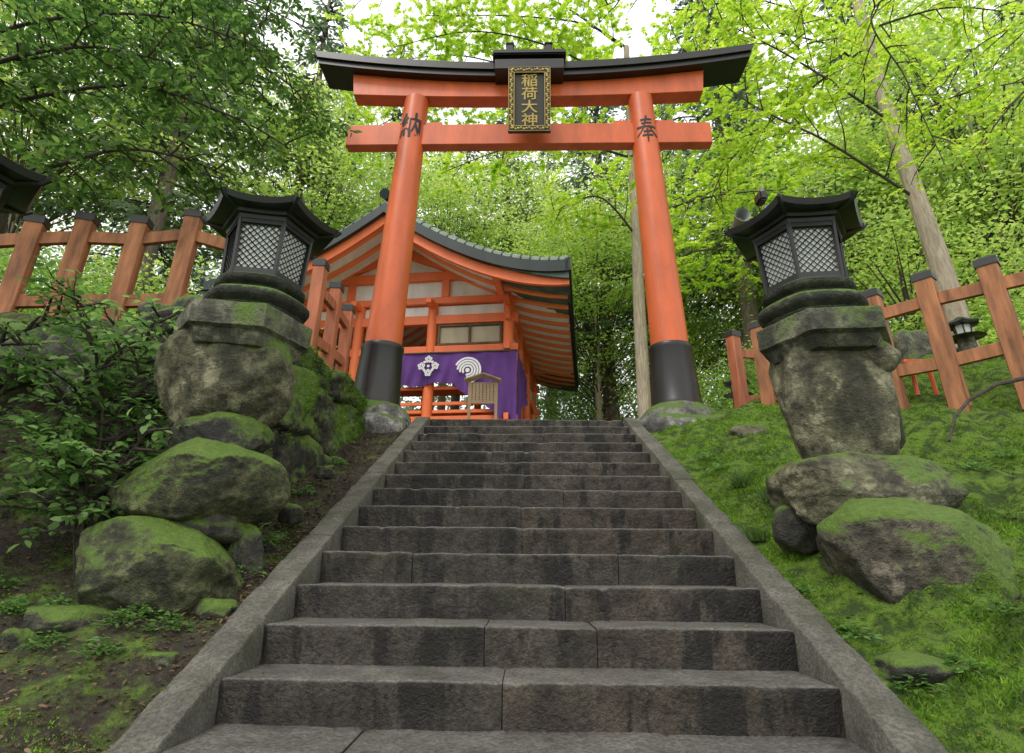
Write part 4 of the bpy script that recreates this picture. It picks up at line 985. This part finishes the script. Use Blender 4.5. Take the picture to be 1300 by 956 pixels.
tsx = [(9.8, 16.5, 1), (-7.6, 17, 1), (2.8, 21, .95), (13.5, 14, 1.05), (6.3, 22, 1.1), (-3.6, 23.5, 1.05), (16.5, 19, 1.2), (-13.5, 12.5, 1.0), (-.2, 28, 1.25)]
for i, (x, y, s_) in enumerate(tsx):
    base_ = t1 if i % 2 == 0 else t2; loc = (x, y, gz(x, y)-.15)
    if i < 2: base_.location = loc; base_['label'] = TL_; base_['group'] = TG; base_.scale = (s_,)*3
    else: ctree(base_, loc, random.uniform(0, 6), s_, TL_, TG)
n = 30000; rs = np.random.default_rng(9)
cx = rs.uniform(-50, 60, 700); cy_ = rs.uniform(34, 62, 700); cz = g(cx, cy_)+rs.uniform(0, 1, 700)**1.3*13
ii = rs.integers(0, 700, n); P = np.stack([cx[ii], cy_[ii], cz[ii]], 1)+rs.normal(0, 1, (n, 3))*np.array([1.5, 1.5, .7])
fwd = leafmesh('distant_wood', P, rs.normal(0, 1, (n, 3)), rs.normal(0, .6, (n, 3))+np.array([0, -.5, .8]), rs.uniform(.4, .9, n), rs.uniform(.2, .45, n), 'diamond', mt_cedar)
tag(fwd, 'dense green wood rising on the hillside behind everything', 'woodland', kind='stuff')
n = 250000; x = 1.38+rs.uniform(0, 1, n)**1.3*4.6; y = 1.6+rs.uniform(0, 1, n)**1.2*5.6
keep = (fb(x*2.5, y*2.5) > -.28)&(~((np.abs(x-2.0) < .45)&(y > 6.5))); x = x[keep]; y = y[keep]; n = len(x)
z = g(x, y)-.004; D = rs.normal(0, .6, (n, 3)); D[:, 2] = 1.0-.5*rs.uniform(0, 1, n)
hgt = .010+.026*np.clip(.45+1.8*fb(x*6, y*6, 3), 0, 1)
ms = leafmesh('moss', np.stack([x, y, z], 1), D, rs.normal(0, 1, (n, 3)), rs.uniform(.6, 1.2, n)*hgt, rs.uniform(.006, .012, n), 'blade', mt_mossleaf)
tag(ms, 'bright green moss carpeting the right bank', 'moss', kind='stuff')
n = 60000; x = -1.40-rs.uniform(0, 1, n)**1.2*3.4; y = 1.7+rs.uniform(0, 1, n)*3.2; keep = (fb(x*1.9+9, y*1.9)+.15*(2.75-y)*(y < 2.9) > .08)&((y < 4)|(x > -1.9)); x = x[keep]; y = y[keep]; n = len(x)
D = rs.normal(0, .5, (n, 3)); D[:, 2] = .8
ms = leafmesh('moss', np.stack([x, y, g(x, y)-.003], 1), D, rs.normal(0, 1, (n, 3)), rs.uniform(.008, .018, n), rs.uniform(.005, .010, n), 'blade', mt_mossleaf)
tag(ms, 'patchy green moss on the earth left of the steps', 'moss', kind='stuff')
n = 9500; x = -1.42-rs.uniform(0, 1, n)**1.1*3.6; y = 1.7+rs.uniform(0, 1, n)*2.6
x[:900] = rs.uniform(1.5, 4.5, 900); y[:900] = rs.uniform(1.8, 4.5, 900)
x[900:2500] = rs.uniform(-1.9, -1.4, 1600); y[900:2500] = rs.uniform(3, 6.6, 1600)
P = np.stack([x, y, g(x, y)+.006+rs.uniform(0, .01, n)], 1)
kx_ = rs.integers(-1, 11, 70); P[2500:2570, 0] = rs.uniform(-1.15, 1.15, 70); P[2500:2570, 1] = Y0+TR*kx_+rs.uniform(.03, .3, 70); P[2500:2570, 2] = Z0+RI*kx_+.006
lt = leafmesh('leaf_litter', P, rs.normal(0, 1, (n, 3))*np.array([1, 1, .15]), rs.normal(0, .25, (n, 3))+np.array([0, 0, 1]), rs.uniform(.015, .04, n), rs.uniform(.008, .018, n), 'leaf', mt_litter)
tag(lt, 'brown fallen leaves and bark scraps on the earth', 'leaf litter', kind='stuff')
for i, (px_, py_, Y, s_, lab) in enumerate([(945, 632, 4.6, .22, 'grass tuft growing beside the right curb halfway up'), (960, 690, 3.9, .15, 'grass tuft between the right curb and the boulders'), (985, 650, 4.3, .16, 'grass tuft in the moss behind the right boulders')]):
    c = at(px_, py_, Y); z = gz(c.x, Y); n = 260
    P = np.stack([c.x+rs.normal(0, .04, n), Y+rs.normal(0, .04, n), np.full(n, z)], 1); D = rs.normal(0, .6, (n, 3)); D[:, 2] = .9
    tag(leafmesh('grass_tuft', P, D, rs.normal(0, 1, (n, 3)), rs.uniform(.5, 1, n)*s_, np.full(n, .006), 'blade', mt_grass), lab, 'grass')
SD = [(30, 735, 3.0, 0), (150, 800, 2.85, 0), (215, 800, 2.9, 0), (60, 820, 2.75, 0), (120, 845, 2.65, 0), (20, 690, 3.2, 0), (255, 745, 3.2, 0), (180, 765, 2.95, 0), (345, 690, 3.8, 0), (330, 630, 4.1, 0), (75, 760, 3.0, 0), (10, 770, 2.9, 0), (310, 740, 3.4, 0), (390, 620, 4.5, 0), (430, 575, 5.3, 0),
      (1080, 800, 2.95, 1), (1200, 640, 3.9, 1), (1240, 600, 4.1, 1), (1160, 860, 2.6, 1), (1270, 800, 2.8, 1), (1010, 745, 3.3, 1), (915, 600, 5.0, 1), (1230, 850, 2.6, 1), (1270, 560, 4.3, 1), (895, 575, 5.4, 1)]
for i, (px_, py_, Y, sd_) in enumerate(SD):
    c = at(px_, py_, Y); z = gz(c.x, Y); n = 90; a_ = rs.uniform(0, 2*PI, n); r_ = rs.uniform(0, .09, n)
    P = np.stack([c.x+np.cos(a_)*r_, Y+np.sin(a_)*r_, z+rs.uniform(.005, .08, n)*(1-r_/.12)], 1); D = np.stack([np.cos(a_), np.sin(a_), rs.uniform(-.2, .6, n)], 1)
    tag(leafmesh('seedling', P, D, rs.normal(0, .3, (n, 3))+np.array([0, 0, 1]), rs.uniform(.02, .045, n), rs.uniform(.014, .026, n), 'leaf', mt_shrub), 'small leafy seedling on the ground %s of the steps' % ('right' if sd_ else 'left'), 'plant', 'seedlings on the %s ground' % ('right' if sd_ else 'left'))
# ------------------------------------------------------------ light
w = bpy.data.worlds.new('World'); sc.world = w; w.use_nodes = True; nt = w.node_tree
sky = nt.nodes.new('ShaderNodeTexSky'); sky.sky_type = 'NISHITA'; sky.sun_disc = False; sky.sun_elevation = R(55); sky.sun_rotation = R(215); sky.dust_density = 4; sky.air_density = 1
cn = noi(nt, 2.2, 5, .55, vec=nd(nt, 'ShaderNodeTexCoord').outputs['Generated'])
cf = ramp(nt, cn, [(.30, .82), (.55, .98)])
mx = nd(nt, 'ShaderNodeMix', data_type='RGBA'); nt.links.new(cf, mx.inputs[0]); nt.links.new(sky.outputs[0], mx.inputs[6]); mx.inputs[7].default_value = (10.6, 10.7, 10.6, 1)
nt.links.new(mx.outputs[2], nt.nodes['Background'].inputs[0]); nt.nodes['Background'].inputs[1].default_value = .15
sl = bpy.data.lights.new('sun', 'SUN'); sl.energy = 1.5; sl.angle = R(16); sl.color = (1, .96, .9); so = bpy.data.objects.new('sun', sl); col.objects.link(so)
az = R(215); dv = Vector((math.sin(az)*math.cos(R(55)), math.cos(az)*math.cos(R(55)), math.sin(R(55))))
so.rotation_euler = dv.to_track_quat('Z', 'Y').to_euler()
sc.view_settings.view_transform = 'Standard'; sc.view_settings.look = 'None'; sc.view_settings.exposure = 0
